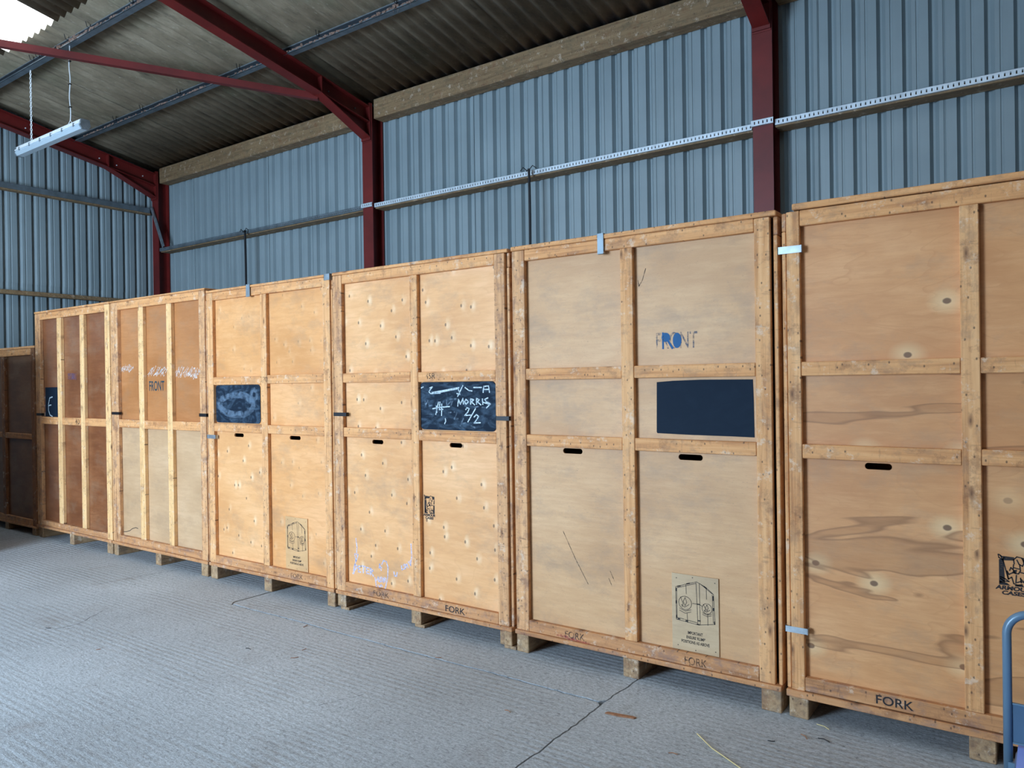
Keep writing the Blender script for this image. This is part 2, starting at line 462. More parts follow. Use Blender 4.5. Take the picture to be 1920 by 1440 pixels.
def text_part(name, s, x0, x1, z0, z1, y, mat, parent, org, bold=0.0, shear=0.0, slope=0.0):
    cu_ = bpy.data.curves.new('t', 'FONT'); cu_.body = s; cu_.size = 1.0; cu_.offset = bold
    cu_.shear = shear; cu_.resolution_u = 4; cu_.fill_mode = 'FRONT'
    to = bpy.data.objects.new('t', cu_); COL.objects.link(to)
    dg = bpy.context.evaluated_depsgraph_get(); dg.update()
    me = bpy.data.meshes.new_from_object(to.evaluated_get(dg))
    bpy.data.objects.remove(to); bpy.data.curves.remove(cu_)
    xs = [v.co.x for v in me.vertices]; ys = [v.co.y for v in me.vertices]
    ax, bx, ay, by = min(xs), max(xs), min(ys), max(ys)
    (x0, z0), (x1, z1) = onface(x0, z0, y), onface(x1, z1, y)
    cx, cz = (x0 + x1) / 2, (z0 + z1) / 2
    for v in me.vertices:
        u = (v.co.x - ax) / (bx - ax); w = (v.co.y - ay) / (by - ay)
        X = x0 + u * (x1 - x0); Z = z0 + w * (z1 - z0) + slope * (X - cx)
        v.co = Vector((X - cx, 0, Z - cz))
    me.name = name; me.materials.clear(); me.materials.append(mat)
    o = link(name, me, parent, Vector((cx, y - 0.0008, cz)) - org)
    return o

# ------------------------------------------------------------------ dimensions of the shed
YF = 6.60                    # front face of the columns
YW = 6.80                    # inner face of the long wall
XG = -11.93                  # inner face of the gable wall
XR = 8.2                     # far right gable
YR = 1.2                     # ridge line; the shed is symmetrical about it
def fold(y): return YR + abs(y - YR)
def mir(y): return 2 * YR - y
YN = mir(YW)                 # inner face of the front wall
def z_sheet(y): return 5.125 + 0.192 * (6.62 - fold(y))
def z_raft(y): return 5.010 + 0.188 * (6.60 - fold(y))
FRAMES = [-11.73, -6.87, -2.02, 2.83, 7.68]

# ------------------------------------------------------------------ floor
floor = MB(); floor.box(XG - 0.1, XR, YN - 0.3, YW + 0.1, -0.30, -0.045)
fl = floor.build('floor', MT['subbase']); tag(fl, kind='structure')
def jog(a, t):  # shared wobble of a joint line
    return 0.014 * noise.noise(Vector((a * 3.1, t * 2.3, 0))) + 0.010 * noise.noise(Vector((a * 9.1, t * 23, 1)))
def edge(p, q, inset):
    # points along the joint from p to q, wobbling with the joint, set back by half the joint width
    p = Vector(p); q = Vector(q); d = (q - p); L = d.length; d.normalize(); nrm = Vector((-d.y, d.x))
    n = max(2, int(L / 0.035)); out = []
    for i in range(1, n):
        w = p + d * (L * i / n)
        j = jog(p.x, w.y) if abs(d.x) < 0.5 else jog(p.y, w.x)
        e = Vector((j, 0)) if abs(d.x) < 0.5 else Vector((0, j))
        out.append(tuple(w + e + nrm * inset))
    return out
def slab(corners, insets):
    pts = []
    for i, (p, q) in enumerate(zip(corners, corners[1:] + corners[:1])): pts += edge(p, q, insets[i])
    m = MB(); m.prism(pts, 2, -0.045, 0.0)
    return m.build('concrete_slab', MT['concrete'], fl)
ya_, yb_ = YN - 0.25, YW + 0.05
xl_ = XG - 0.05
slab([(xl_, ya_), (-1.83, ya_), (-1.83, 3.31), (-4.95, 3.31), (-4.95, yb_), (xl_, yb_)], [0.0, 0.005, 0.009, 0.009, 0.0, 0.0])
slab([(-4.95, 3.31), (-1.83, 3.31), (-1.83, yb_), (-4.95, yb_)], [0.007, 0.005, 0.0, 0.009])
slab([(-1.83, ya_), (4.6, ya_), (4.6, yb_), (-1.83, yb_)], [0.0, 0.003, 0.0, 0.0035])
slab([(4.6, ya_), (XR, ya_), (XR, yb_), (4.6, yb_)], [0.0, 0.0, 0.0, 0.003])
def crack(pts, w, seed):
    m = MB(); r_ = random.Random(seed)
    P_ = [Vector(p) for p in pts]; path = []
    for a_, b_ in zip(P_[:-1], P_[1:]):
        n_ = max(2, int((b_ - a_).length / 0.03))
        for i in range(n_):
            q_ = a_.lerp(b_, i / n_); path.append(q_ + Vector((r_.uniform(-.006, .006), r_.uniform(-.006, .006))))
    for a_, b_ in zip(path[:-1], path[1:]):
        if r_.random() < 0.3: continue
        d_ = (b_ - a_).normalized(); n2 = Vector((-d_.y, d_.x)) * w * r_.uniform(0.3, 1)
        m.add([(p.x, p.y, 0.0006) for p in (a_ - n2, a_ + n2, b_ + n2 * .6, b_ - n2 * .6)], [(0, 1, 2, 3)])
    o = m.build('hairline_crack', MT['subbase'], fl); o['kind'] = 'stuff'
crack([(-6.36, 3.01), (-6.30, 3.4), (-6.19, 3.9)], 0.0035, 1)
crack([(-5.42, 2.30), (-5.40, 2.45), (-5.62, 2.78)], 0.003, 2)
crack([(-3.0, 2.5), (-2.9, 2.75)], 0.002, 3)

# ------------------------------------------------------------------ profiled cladding
PITCH = 0.187
PROF = [(0.0, 0.0), (0.030, 0.0), (0.035, 0.006), (0.046, 0.006), (0.051, 0.0), (0.119, 0.0), (0.140, 0.044), (0.156, 0.044)]
def profile_pts(u0, u1):
    pts = []; k = 0
    while True:
        for (u, d) in PROF:
            U = u0 + k * PITCH + u
            if U > u1 + 1e-6: pts.append((u1, 0.0)); return pts
            pts.append((U, d))
        k += 1
def clad_sheet(parent, axis, base, sgn, u0, u1, z0, ztop, off=0.0, name='cladding_sheet'):
    """axis 'x': long wall at y=base ; axis 'y': gable at x=base; sgn: outward direction"""
    pts = profile_pts(u0, u1)
    vs = []; fs = []
    th = 0.0012
    for (u, d) in pts:
        zt = ztop(u) if callable(ztop) else ztop
        for layer in (0, 1):
            o = base + sgn * (d + off + layer * th)
            for z in (z0, zt):
                vs.append((u, o, z) if axis == 'x' else (o, u, z))
    n = len(pts)
    for i in range(n - 1):
        a = i * 4; b = a + 4
        fs += [(a, b, b + 1, a + 1), (a + 2, a + 3, b + 3, b + 2), (a, a + 2, b + 2, b), (a + 1, b + 1, b + 3, a + 3)]
    fs += [(0, 1, 3, 2), ((n - 1) * 4, (n - 1) * 4 + 2, (n - 1) * 4 + 3, (n - 1) * 4 + 1)]
    m = MB(); m.add(vs, fs)
    return m.build(name, MT['clad'], parent)

wb = tag(empty('wall_back', (0, 0, 0)), kind='structure')
SW = PITCH * 5
x = XG; i = 0
while x < XR:
    clad_sheet(wb, 'x', YW, 1, x, min(x + SW + 0.04, XR), 0.0, 5.17, 0.0015 * (i % 2))
    x += SW; i += 1
wg = tag(empty('wall_left', (0, 0, 0)), kind='structure')
y = YW; i = 0
while y > YN:
    y0 = max(y - SW, YN)
    clad_sheet(wg, 'y', XG, -1, y0, y + 0.02, 0.0, 3.16, 0.007 + 0.0015 * (i % 2))
    clad_sheet(wg, 'y', XG, -1, y0, y + 0.02, 3.10, lambda u: z_sheet(u) + 0.02, 0.0015 * (i % 2))
    y -= SW; i += 1
# the two walls out of the photograph: plain cladding with the open doorway
wf = tag(empty('wall_front', (0, 0, 0)), kind='structure')
clad_sheet(wf, 'x', YN, -1, XG, -7.8, 0.0, 5.17)
clad_sheet(wf, 'x', YN, -1, -3.6, XR, 0.0, 5.17)
clad_sheet(wf, 'x', YN, -1, -7.8, -3.6, 4.0, 5.17)
wr = tag(empty('wall_right', (0, 0, 0)), kind='structure')
clad_sheet(wr, 'y', XR, 1, YN, YW, 0.0, lambda u: z_sheet(u) + 0.02)

# ------------------------------------------------------------------ corrugated roof
ceil = tag(empty('ceiling', (0, 0, 0)), kind='structure')
CP = 0.158; AMP = 0.026
_rs = {}
def roof_sheet(x0, ya, yb, off, mat, mirror=False):
    # every sheet of a row shares one mesh
    key = (ya, yb, mat.name)
    if key not in _rs:
        n = 7 * 8 + 4; vs = []; fs = []
        for k in range(n + 1):
            u = k * CP / 8
            h = AMP * (1 - math.cos(2 * math.pi * u / CP))
            for (yy) in (ya, yb):
                vs.append((u, yy, z_sheet(yy) + h)); vs.append((u, yy, z_sheet(yy) + h + 0.007))
        for k in range(n):
            a = k * 4; b = a + 4
            fs += [(a, a + 2, b + 2, b), (a + 1, b + 1, b + 3, a + 3), (a, b, b + 1, a + 1), (a + 2, a + 3, b + 3, b + 2)]
        fs += [(0, 1, 3, 2), (n * 4, n * 4 + 2, n * 4 + 3, n * 4 + 1)]
        m = MB(); m.add(vs, fs)
        o = m.build('roof_sheet', mat, ceil, smooth=False); _rs[key] = o.data
        for p in o.data.polygons: p.use_smooth = abs(p.normal.z) > 0.5
    else:
        o = link('roof_sheet', _rs[key], ceil)
    o.location = (x0, 0, off)
    if mirror:
        o.rotation_euler = (0, 0, math.pi); o.location = (x0 + 7 * CP, 2 * YR, off)
    return o
SHW = 7 * CP
nx = 19
X0 = -10.18 - 2 * SHW   # so that a sheet runs from -10.18 to -9.07 (the rooflight)
rows = [(7.05, 3.93, 0.0), (4.12, YR, 0.009)]
for k in range(nx):
    x0 = X0 + k * SHW
    if x0 > XR: break
    for r, (ya, yb, off) in enumerate(rows):
        for flip_ in (False, True):
            m = MT['roof']
            if r == 1 and k in (2, 6, 10, 14): m = MT['skylight']  # one rooflight is in view; the unseen others are added for fill light
            if m is MT['skylight']:
                o = roof_sheet(x0, 3.95, yb, off - 0.002 + (0.001 if k % 2 else 0), m, flip_); o.name = 'rooflight_or_fill_sheet'
            else:
                roof_sheet(x0, ya, yb, off + (0.0012 if k % 2 else 0), m, flip_)

# ------------------------------------------------------------------ steel portal frames
def i_section_col(m, xc, y0, y1, z0, z1, w=0.172, t=0.012):
    m.box(xc - w / 2, xc + w / 2, y0, y0 + t, z0, z1)
    m.box(xc - w / 2, xc + w / 2, y1 - t, y1, z0, z1)
    m.box(xc - 0.004, xc + 0.004, y0 + t, y1 - t, z0, z1)
def rafter_mesh(xc, s):
    """I-section rafter from the column top to the ridge; s=+1 far slope, -1 near slope"""
    m = MB(); w = 0.146; t = 0.011; d = 0.2
    ya, yb = 6.60, YR
    def q(y, k): return (y if s > 0 else mir(y), z_raft(y) - k)
    def strip(k0, k1, x0, x1):
        m.prism([q(ya, k0), q(yb, k0), q(yb, k1), q(ya, k1)], 0, x0, x1)
    strip(0, t, xc - w / 2, xc + w / 2); strip(d - t, d, xc - w / 2, xc + w / 2); strip(t, d - t, xc - 0.004, xc + 0.004)
    return m
def haunch_mesh(xc, s):
    m = MB(); w = 0.146; t = 0.012
    a = (5.84, z_raft(5.84) - 0.2); b = (6.60, 4.62); c = (6.60, z_raft(6.6) - 0.2)
    f = lambda p, dz=0: (p[0] if s > 0 else mir(p[0]), p[1] + dz)
    m.prism([f(a), f(b), f(b, t), f(a, t)], 0, xc - w / 2, xc + w / 2)
    m.prism([f(a, t), f(b, t), f(c)], 0, xc - 0.004, xc + 0.004)
    return m
frame_labels = ['red steel portal frame in the left corner, against the gable wall',
                'red steel portal frame rising behind the crate with the chalk-written blackboard',
                'red steel portal frame at the right, rising behind the beige crate']
for i, fx in enumerate(FRAMES):
    f = empty('steel_frame', (fx, YF, 0))
    if i < 3: tag(f, frame_labels[i], 'steel frame')
    else: tag(f, 'red steel portal frame further right than the photo shows', 'steel frame', 'unseen frames to the right')
    org = (-fx, -YF, 0)
    for s in (1, -1):
        m = MB(); y0, y1 = (6.60, 6.79)
        if s == 1: i_section_col(m, fx, y0, y1, 0.0, 5.05)
        else: i_section_col(m, fx, mir(y1), mir(y0), 0.0, 5.05)
        m.build('column', MT['red'], f, org)
        rafter_mesh(fx, s).build('rafter', MT['red'], f, org)
        haunch_mesh(fx, s).build('haunch', MT['red'], f, org)
        if s == 1:
            # end plate on the column face, web stiffener where the haunch starts, seam plate at its foot
            m = MB(); m.box(fx - 0.078, fx + 0.078, 6.578, 6.5995, 4.60, 5.05); m.build('end_plate', MT['red'], f, org)
            for sx in (-1, 1):
                m = MB(); z1 = z_raft(5.84) - 0.011; z0 = z1 - 0.178
                m.prism([(5.835, z0 - 0.0), (5.847, z0 - 0.0), (5.847, z1), (5.835, z1)], 0, fx + sx * 0.004, fx + sx * 0.073)
                m.build('stiffener', MT['red'], f, org)
            m = MB(); m.box(fx - 0.08, fx + 0.08, 6.594, 6.5995, 4.585, 4.600); m.build('weld_seam', MT['red'], f, org)
            if i in (0, 1):
                ys = [4.72, 5.86 - 0.13, 5.99, 6.40, 4.1] if i == 0 else [5.99, 6.40]
                for yy in ys:
                    zc = z_raft(yy) - 0.10
                    b = MB()
                    b.prism([(yy + 0.009 * math.cos(a * math.pi / 3), zc + 0.009 * math.sin(a * math.pi / 3)) for a in range(6)], 0, fx + 0.004, fx + 0.014)
                    b.build('bolt', MT['white'] if i == 0 else MT['galv_dull'], f, org)
# wind brace between the middle frame and the gable frame, under the purlins
m = MB()
pa = Vector((-6.94, 5.90, z_raft(5.90) - 0.225)); pb = Vector((-11.66, 1.30, z_raft(1.3) - 0.235))
d = (pb - pa).normalized(); u = d.cross(Vector((0, 0, 1))).normalized(); w = u.cross(d).normalized()
if w.z < 0: w = -w
def ang(a0, a1, b0, b1):
    vs = [p + u * a + w * b for p in (pa, pb) for a in (a0, a1) for b in (b0, b1)]
    m.add(vs, [(0, 1, 3, 2), (4, 6, 7, 5), (0, 4, 5, 1), (2, 3, 7, 6), (0, 2, 6, 4), (1, 5, 7, 3)])
ang(-0.035, 0.035, -0.004, 0.004); ang(-0.035, -0.027, 0.004, 0.07) if u.y > 0 else ang(0.027, 0.035, 0.004, 0.07)
br = m.build('wind_brace', MT['red']); tag(br, 'thin red steel angle brace crossing below the roof at upper left', 'brace')

# ------------------------------------------------------------------ purlins (Z sections)
def purlin(y, label, group=None, hooks=(), detail=False):
    zt = z_sheet(y) - 0.002; zb = z_raft(y) + 0.001
    s = -1 if y > YR else 1      # side of the lower flange: towards the middle of the shed
    o = empty('purlin', (0, y, zb)); tag(o, label, 'purlin', group)
    org = (0, -y, -zb)
    t = 0.004; xa, xb_ = XG + 0.02, XR - 0.1
    def bx(m, y0, y1, z0, z1): m.box(xa, xb_, min(y0, y1), max(y0, y1), z0, z1)
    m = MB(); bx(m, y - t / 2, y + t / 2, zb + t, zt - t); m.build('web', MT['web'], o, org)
    m = MB(); bx(m, y + s * 0.072, y + s * -t / 2, zb, zb + t); bx(m, y + s * 0.072, y + s * 0.069, zb, zb + 0.016)
    m.build('lower_flange', MT['galv_dull'], o, org)
    m = MB(); bx(m, y - s * 0.05, y + s * t, zt - t, zt); bx(m, y + s * 0.002, y + s * 0.008, zt - 0.012, zt)
    m.build('upper_flange', MT['galv'], o, org)
    for hx in hooks:
        m = MB()
        m.tube([(hx, y - 0.01, zt + 0.03), (hx, y - 0.012, zt - 0.03), (hx + 0.01, y - 0.05, zt - 0.035), (hx + 0.03, y - 0.075, zt + 0.01)], 0.004, 6)
        m.build('hook_bolt', MT['black'], o, org)
    return o, zb, zt
pA, zbA, ztA = purlin(5.43, 'galvanised steel purlin with leaf litter on its lower lip, the lower one', None,
                      (-10.6, -9.9, -9.0, -7.75, -6.35, -5.2, -4.0), True)
pB, zbB, ztB = purlin(4.14, 'galvanised steel purlin just below the rooflight, holding the hanging light', None,
                      (-11.2, -10.0, -9.85, -9.1, -8.6, -7.7), True)
for yy in (2.85, 1.45, mir(1.45), mir(2.85), mir(4.14), mir(5.43)):
    purlin(yy, 'galvanised steel purlin higher up or behind, beyond the photo', 'unseen purlins')
# ragged litter lying along the lip of the two purlins
def litter(o, y, zb, spans, seed):
    m = MB(); rnd = random.Random(seed)
    for (xa, xb_, amp) in spans:
        x = xa
        while x < xb_:
            dx = rnd.uniform(0.015, 0.05)
            h = amp * (0.3 + 0.7 * abs(noise.noise(Vector((x * 2.2, seed, 0))) * 1.8))
            h *= rnd.uniform(0.5, 1.1)
            yy = y - rnd.uniform(0.05, 0.084)
            m.add([(x, yy, zb + 0.004), (x + dx, yy + rnd.uniform(-.01, .01), zb + 0.004), (x + dx * 0.8, yy + 0.01, zb + 0.018 + h), (x + dx * 0.1, yy - 0.004, zb + 0.018 + h * rnd.uniform(0.4, 1))],
                  [(0, 1, 2, 3)])
            if rnd.random() < 0.10:     # hanging wisp
                l = rnd.uniform(0.02, 0.05)
                m.add([(x, yy - .01, zb + 0.012), (x + 0.006, yy - .01, zb + 0.012), (x + rnd.uniform(-.03, .03), yy - .012, zb - l)], [(0, 1, 2)])
            x += dx * 0.7
    q = m.build('litter', MT['dust'], o, (0, -y, -zb)); q['kind'] = 'stuff'
litter(pA, 5.43, zbA, [(-11.4, -7.2, 0.02), (-6.9, -3.5, 0.045)], 3)
litter(pB, 4.14, zbB, [(-9.4, -7.4, 0.045)], 5)

# ------------------------------------------------------------------ eaves timbers, side and gable girts
bounds = [(XG + 0.02, FRAMES[0] - 0.09)] + [(a + 0.095, b - 0.095) for a, b in zip(FRAMES[:-1], FRAMES[1:])]
bl = ['greyed timber eaves beam at far left, between the corner column and the middle column',
      'greyed timber eaves beam in the middle bay, between two red columns',
      'timber eaves beam right of the right-hand column, above the photo']
for i, (a, b) in enumerate(bounds[1:]):
    o = boxpart('eaves_beam', MT['beam'], None, a - 0.0, b + 0.0, 6.625, 6.795, 4.86, 5.10, 0.006)
    if i < 2: tag(o, bl[i], 'beam')
    else: tag(o, 'timber eaves beam right of the right-hand column, above the photo', 'beam', 'eaves beams out of view')
gl = ['timber wall rail in the far left bay, with a dull cable tray on its face',
      'timber wall rail in the middle bay, with a bright slotted cable tray on its face',
      'timber wall rail at upper right, right of the right-hand column']
for i, (a, b) in enumerate(bounds[1:]):
    o = boxpart('wall_rail', MT['beam'], None, a, b, 6.632, 6.795, 3.755, 3.805, 0.004)
    if i < 3: tag(o, gl[i], 'wall rail')
    else: tag(o, 'timber wall rail further right than the photo shows', 'wall rail')

def tray_mesh(L, hgt=0.052, slots=True, pitch=0.036):
    """perforated tray running along +x from 0 to L, base facing -y, lips turned to +y"""
    m = MB(); t = 0.0015
    n = int(L / pitch)
    zs = (0.0, 0.014, hgt - 0.014, hgt)
    m.box(0, L, 0, t, zs[0], zs[1]); m.box(0, L, 0, t, zs[2], zs[3])
    for k in range(n + 1):
        a = k * pitch; b = min(L, a + pitch - 0.0095)
        if a >= L: break
        m.add([(a, 0, zs[1]), (b, 0, zs[1]), (b, 0, zs[2]), (a, 0, zs[2])], [(0, 1, 2, 3)])
    m.box(0, L, 0, 0.018, hgt - t, hgt); m.box(0, L, 0, 0.018, 0, t)
    return m
tl = ['slotted galvanised cable tray along the wall rail of the far left bay',
      'bright slotted cable tray along the wall rail of the middle bay',
      'bright slotted cable tray along the wall rail at upper right']
for i, (a, b) in enumerate(bounds[1:4]):
    o = tray_mesh(b - a - 0.01).build('cable_tray', MT['tray'] if i else MT['galv_dull'], None, (a + 0.005, 6.611, 3.768))
    tag(o, tl[i], 'cable tray')
for i, fx in enumerate(FRAMES[1:3]):
    o = tray_mesh(0.19).build('cable_tray', MT['tray'], None, (fx - 0.095, 6.574, 3.778 + 0.004 * i))
    tag(o, ['short slotted tray piece across the front of the middle red column', 'short slotted tray piece across the front of the right-hand red column'][i], 'cable tray')
# the tray piece that steps down across the corner
m = tray_mesh(1.0)
o = m.build('cable_tray', MT['galv'], None)
a = Vector((-11.80, 6.56, 4.47)); b = Vector((-11.47, 6.56, 3.80))
d = (b - a); o.data.transform(Matrix.Diagonal((d.length, 1, 1, 1)))
ex = d.normalized(); ey = Vector((0, 1, 0)); ez = ex.cross(ey)
o.matrix_world = Matrix(((ex.x, ey.x, ez.x, a.x), (ex.y, ey.y, ez.y, a.y), (ex.z, ey.z, ez.z, a.z), (0, 0, 0, 1)))
tag(o, 'slotted tray piece sloping steeply down across the corner column', 'cable tray')
# gable rails
for (z0, z1, lab) in ((4.375, 4.425, 'upper timber rail on the gable wall, with a steel tray on it'), (2.925, 2.985, 'lower timber rail on the gable wall, just above the crate tops')):
    o = boxpart('gable_rail', MT['beam'], None, XG - 0.0 + 0.005, XG + 0.105, YN + 0.05, 6.58, z0, z1, 0.004); tag(o, lab, 'wall rail')
o = MB(); o.box(-11.823, -11.808, YN + 0.05, 6.56, 4.395, 4.47); o.box(-11.823, -11.80, YN + 0.05, 6.56, 4.468, 4.472)
o = o.build('cable_tray', MT['galv_dull']); tag(o, 'dull steel tray along the upper rail of the gable wall', 'cable tray')
# cables dropping from the tray behind the crates
for (cx_, cy_, ztop, lab) in ((-9.30, 6.55, 3.80, 'black cable dropping from the tray behind the third crate from the left'),
                              (-4.43, 6.55, 3.82, 'black cable with a knot dropping from the tray behind the fifth crate from the left')):
    m = MB()
    m.tube([(cx_ + 0.004 * math.sin(k), cy_ + 0.0 + 0.002 * k, ztop - k * (ztop - 0.35) / 14) for k in range(15)], 0.016 if cx_ < -6 else 0.014, 8)
    q = empty('cable', (cx_, cy_, 0.35)); tag(q, lab, 'cable')
    m.build('cable_run', MT['cable'], q, (-cx_, -cy_, -0.35))
    k_ = MB()
    for s in (-1, 1):
        k_.tube([(cx_ + s * 0.10, cy_ - 0.01, ztop - 0.01), (cx_ + s * 0.06, cy_ - 0.02, ztop + 0.02), (cx_ + s * 0.02, cy_ - 0.02, ztop - 0.015), (cx_ - s * 0.02, cy_ - 0.02, ztop - 0.03)], 0.005, 6)
    k_.build('knot', MT['cable'], q, (-cx_, -cy_, -0.35))

# ------------------------------------------------------------------ crates
def rr(x0, x1, z0, z1, r, n=5):
    pts = []
    for (cx, cz, a0) in ((x1 - r, z1 - r, 0), (x0 + r, z1 - r, 90), (x0 + r, z0 + r, 180), (x1 - r, z0 + r, 270)):
        for k in range(n + 1):
            a = math.radians(a0 + 90 * k / n); pts.append((cx + r * math.cos(a), cz + r * math.sin(a)))
    return pts
def panel(mat, parent, org, x0, x1, y, z0, z1, hole=None, th=0.012, name='plywood_panel'):
    cx, cz = (x0 + x1) / 2, (z0 + z1) / 2
    if hole is not None:
        (ha, hc), (hb, hd) = onface(hole[0], hole[2], y), onface(hole[1], hole[3], y); hole = (ha, hb, hc, hd)
    if hole is None:
        o = boxpart(name, mat, parent, x0, x1, y, y + th, z0, z1, 0.0, None, org)
        return o
    bm = bmesh.new()
    outer = [bm.verts.new((p[0] - cx, -th / 2, p[1] - cz)) for p in ((x0, z0), (x1, z0), (x1, z1), (x0, z1))]
    inner = [bm.verts.new((p[0] - cx, -th / 2, p[1] - cz)) for p in rr(*hole, (hole[3] - hole[2]) / 2 - 0.0005)]
    es = []
    for loop in (outer, inner):
        for i in range(len(loop)): es.append(bm.edges.new((loop[i], loop[(i + 1) % len(loop)])))
    r = bmesh.ops.triangle_fill(bm, edges=es, use_beauty=True)
    fs = [g for g in r['geom'] if isinstance(g, bmesh.types.BMFace)]
    ex = bmesh.ops.extrude_face_region(bm, geom=fs)
    for v in [g for g in ex['geom'] if isinstance(g, bmesh.types.BMVert)]: v.co.y += th
    bmesh.ops.recalc_face_normals(bm, faces=bm.faces)
    me = bpy.data.meshes.new(name); bm.to_mesh(me); bm.free(); me.materials.append(mat)
    return link(name, me, parent, Vector((cx, y + th / 2, cz)) - org)

def clip(parent, org, x0, x1, z0, z1, y, mat, vertical=False):
    m = MB(); t = 0.003
    if not vertical:
        m.box(x0, x1, y - t, y, z0, z1)
        m.box(x0, x0 + t, y - t, y + 0.02, z0, z1); m.box(x1 - t, x1, y - 0.006, y + 0.02, z0, z1)
        zc = (z0 + z1) / 2; m.box(x1 - 0.02, x1 - 0.004, y - t - 0.002, y - t, z0 + 0.003, z1 - 0.003)
    else:
        m.box(x0, x1, y - t, y, z0, z1); m.box(x0, x1, y - t, y + 0.05, z1, z1 + t)
        m.box(x0, x1, y - t - 0.004, y + 0.015, z0 - t, z0)
    ctr = Vector(((x0 + x1) / 2, y, (z0 + z1) / 2))
    o = m.build('steel_clip', mat, parent, -org)
    return o

DEPTH = 2.15
def crate(label, X0, X1, Y0, top, stiles, rails, toprail, botrail, deckz, lid, mats, holes=None,
          stile_mats=None, skids=(), runner=False, recess=0.030, flip=False, rail_mats=None, panel_mats=None, depth=DEPTH, group=None):
    """stiles: list of (x0,x1); rails: list of (z0,z1) between top and bottom; panel_mats[(col,row)] rows from the top"""
    org = Vector(((X0 + X1) / 2, Y0, 0.0))
    c = empty('storage_crate', org); tag(c, label, 'crate', group)
    T = 0.035 if recess > 0.03 else 0.026
    yp = Y0 + recess
    z_lo, z_hi = botrail[0], toprail[1]
    rnd = random.Random(int(abs(X0) * 1000))
    sm = stile_mats or ['wood_v'] * len(stiles)
    full_in = stiles[0][0], stiles[-1][1]
    for i, (a, b) in enumerate(stiles):
        outer = i in (0, len(stiles) - 1)
        zt = (toprail[1] if outer else toprail[0]) - 0.001
        zb = deckz[1] if outer else botrail[1] + 0.001
        dy = rnd.uniform(-0.002, 0.001)
        boxpart('stile', MT[sm[i]], c, a, b, Y0 + dy, Y0 + recess - 0.0005, zb, zt, 0.003, None, org)
    # top and bottom rails run between the outer stiles
    boxpart('top_rail', MT['wood_h'], c, stiles[0][1] + .001, stiles[-1][0] - .001, Y0 + 0.001, Y0 + recess - 0.0005, toprail[0], toprail[1], 0.003, None, org)
    boxpart('bottom_rail', MT['worn_h'], c, stiles[0][1] + .001, stiles[-1][0] - .001, Y0 - 0.001, Y0 + recess - 0.0005, botrail[0], botrail[1], 0.003, None, org)
    for (z0, z1) in rails:
        for i in range(len(stiles) - 1):
            a, b = stiles[i][1] + 0.001, stiles[i + 1][0] - 0.001
            dz = rnd.uniform(-0.004, 0.003)
            boxpart('middle_rail', MT[(rail_mats or 'wood_h')], c, a, b, Y0 + 0.001, Y0 + recess - 0.0005, z0 + dz, z1 + dz, 0.003, None, org)
    # panels behind the frame, one per bay
    zl = [toprail[0]] + [z for r in sorted(rails, key=lambda r: -r[0]) for z in (r[1], r[0])] + [botrail[1]]
    for i in range(len(stiles) - 1):
        a, b = stiles[i][1] - 0.02, stiles[i + 1][0] + 0.02
        nb = len(zl) // 2
        for r in range(nb):
            z1, z0 = zl[2 * r] + 0.012, zl[2 * r + 1] - 0.012
            pm = (panel_mats or {}).get((i, r), mats)
            panel(MT[pm], c, org, a, b, yp, z0, z1, (holes or {}).get((i, r)))
    # carcass: sides, back, deck, lid, corner battens at the front edge of each side
    yb = Y0 + depth
    boxpart('side_panel', MT[mats], c, X0 + 0.022, X0 + 0.031, Y0 + 0.04, yb, deckz[1], toprail[1], 0.0, None, org)
    boxpart('side_panel', MT[mats], c, X1 - 0.031, X1 - 0.022, Y0 + 0.04, yb, deckz[1], toprail[1], 0.0, None, org)
    boxpart('back_panel', MT[mats], c, X0 + 0.03, X1 - 0.03, yb - 0.012, yb, deckz[1], toprail[1], 0.0, None, org)
    sd = MT[sm[-1]]
    for (a, b) in ((X0 + 0.003, X0 + 0.021), (X1 - 0.021, X1 - 0.003)):
        boxpart('side_batten', sd, c, a, b, Y0 + 0.012, Y0 + 0.095, deckz[1], toprail[1] - 0.09, 0.003, None, org)
        boxpart('side_batten', sd, c, a, b, yb - 0.08, yb, deckz[1], toprail[1] - 0.09, 0.003, None, org)
        boxpart('side_rail', MT['worn_h'], c, a - 0.001, b + 0.001, Y0 + 0.016, yb, toprail[1] - 0.088, toprail[1] - 0.002, 0.003, None, org)
        boxpart('side_rail', MT['worn_h'], c, a, b, Y0 + 0.10, yb - 0.085, deckz[1], deckz[1] + 0.07, 0.003, None, org)
        boxpart('side_rail', MT['wood_h'], c, a, b, Y0 + 0.10, yb - 0.085, 1.23, 1.295, 0.003, None, org)
    boxpart('base_deck', MT['worn_h'], c, X0 + 0.004, X1 - 0.004, Y0 - 0.012, yb, deckz[0], deckz[1], 0.003, None, org)
    lx0, lx1 = lid[2] if len(lid) > 2 else (X0 + 0.004, X1 - 0.004)
    boxpart('lid', MT['wood_h'], c, lx0, lx1, Y0 - 0.006, yb, lid[0], lid[1], 0.004, None, org)
    sk = skids
    for (a, b) in sk:
        zt = deckz[0]; zb = 0.018 if runner else 0.0
        for (ya, yb_) in ((Y0 + 0.002, Y0 + 0.27), (Y0 + depth / 2 - 0.13, Y0 + depth / 2 + 0.13), (yb - 0.27, yb - 0.01)):
            boxpart('skid_block', MT['skid'], c, a, b, ya, yb_, zb, zt, 0.004, None, org)
        if runner:
            boxpart('runner', MT['skid'], c, a + 0.03, b + 0.03, Y0 + 0.004, yb - 0.01, 0.0, 0.018, 0.002, None, org)
    return c, org

def local_strokes(name, parent, org, mat, y, strokes, w):
    m = MB()
    for s in strokes: m.stroke(s, w, y)
    o = m.build(name, MT[mat], parent, -org)
    return o

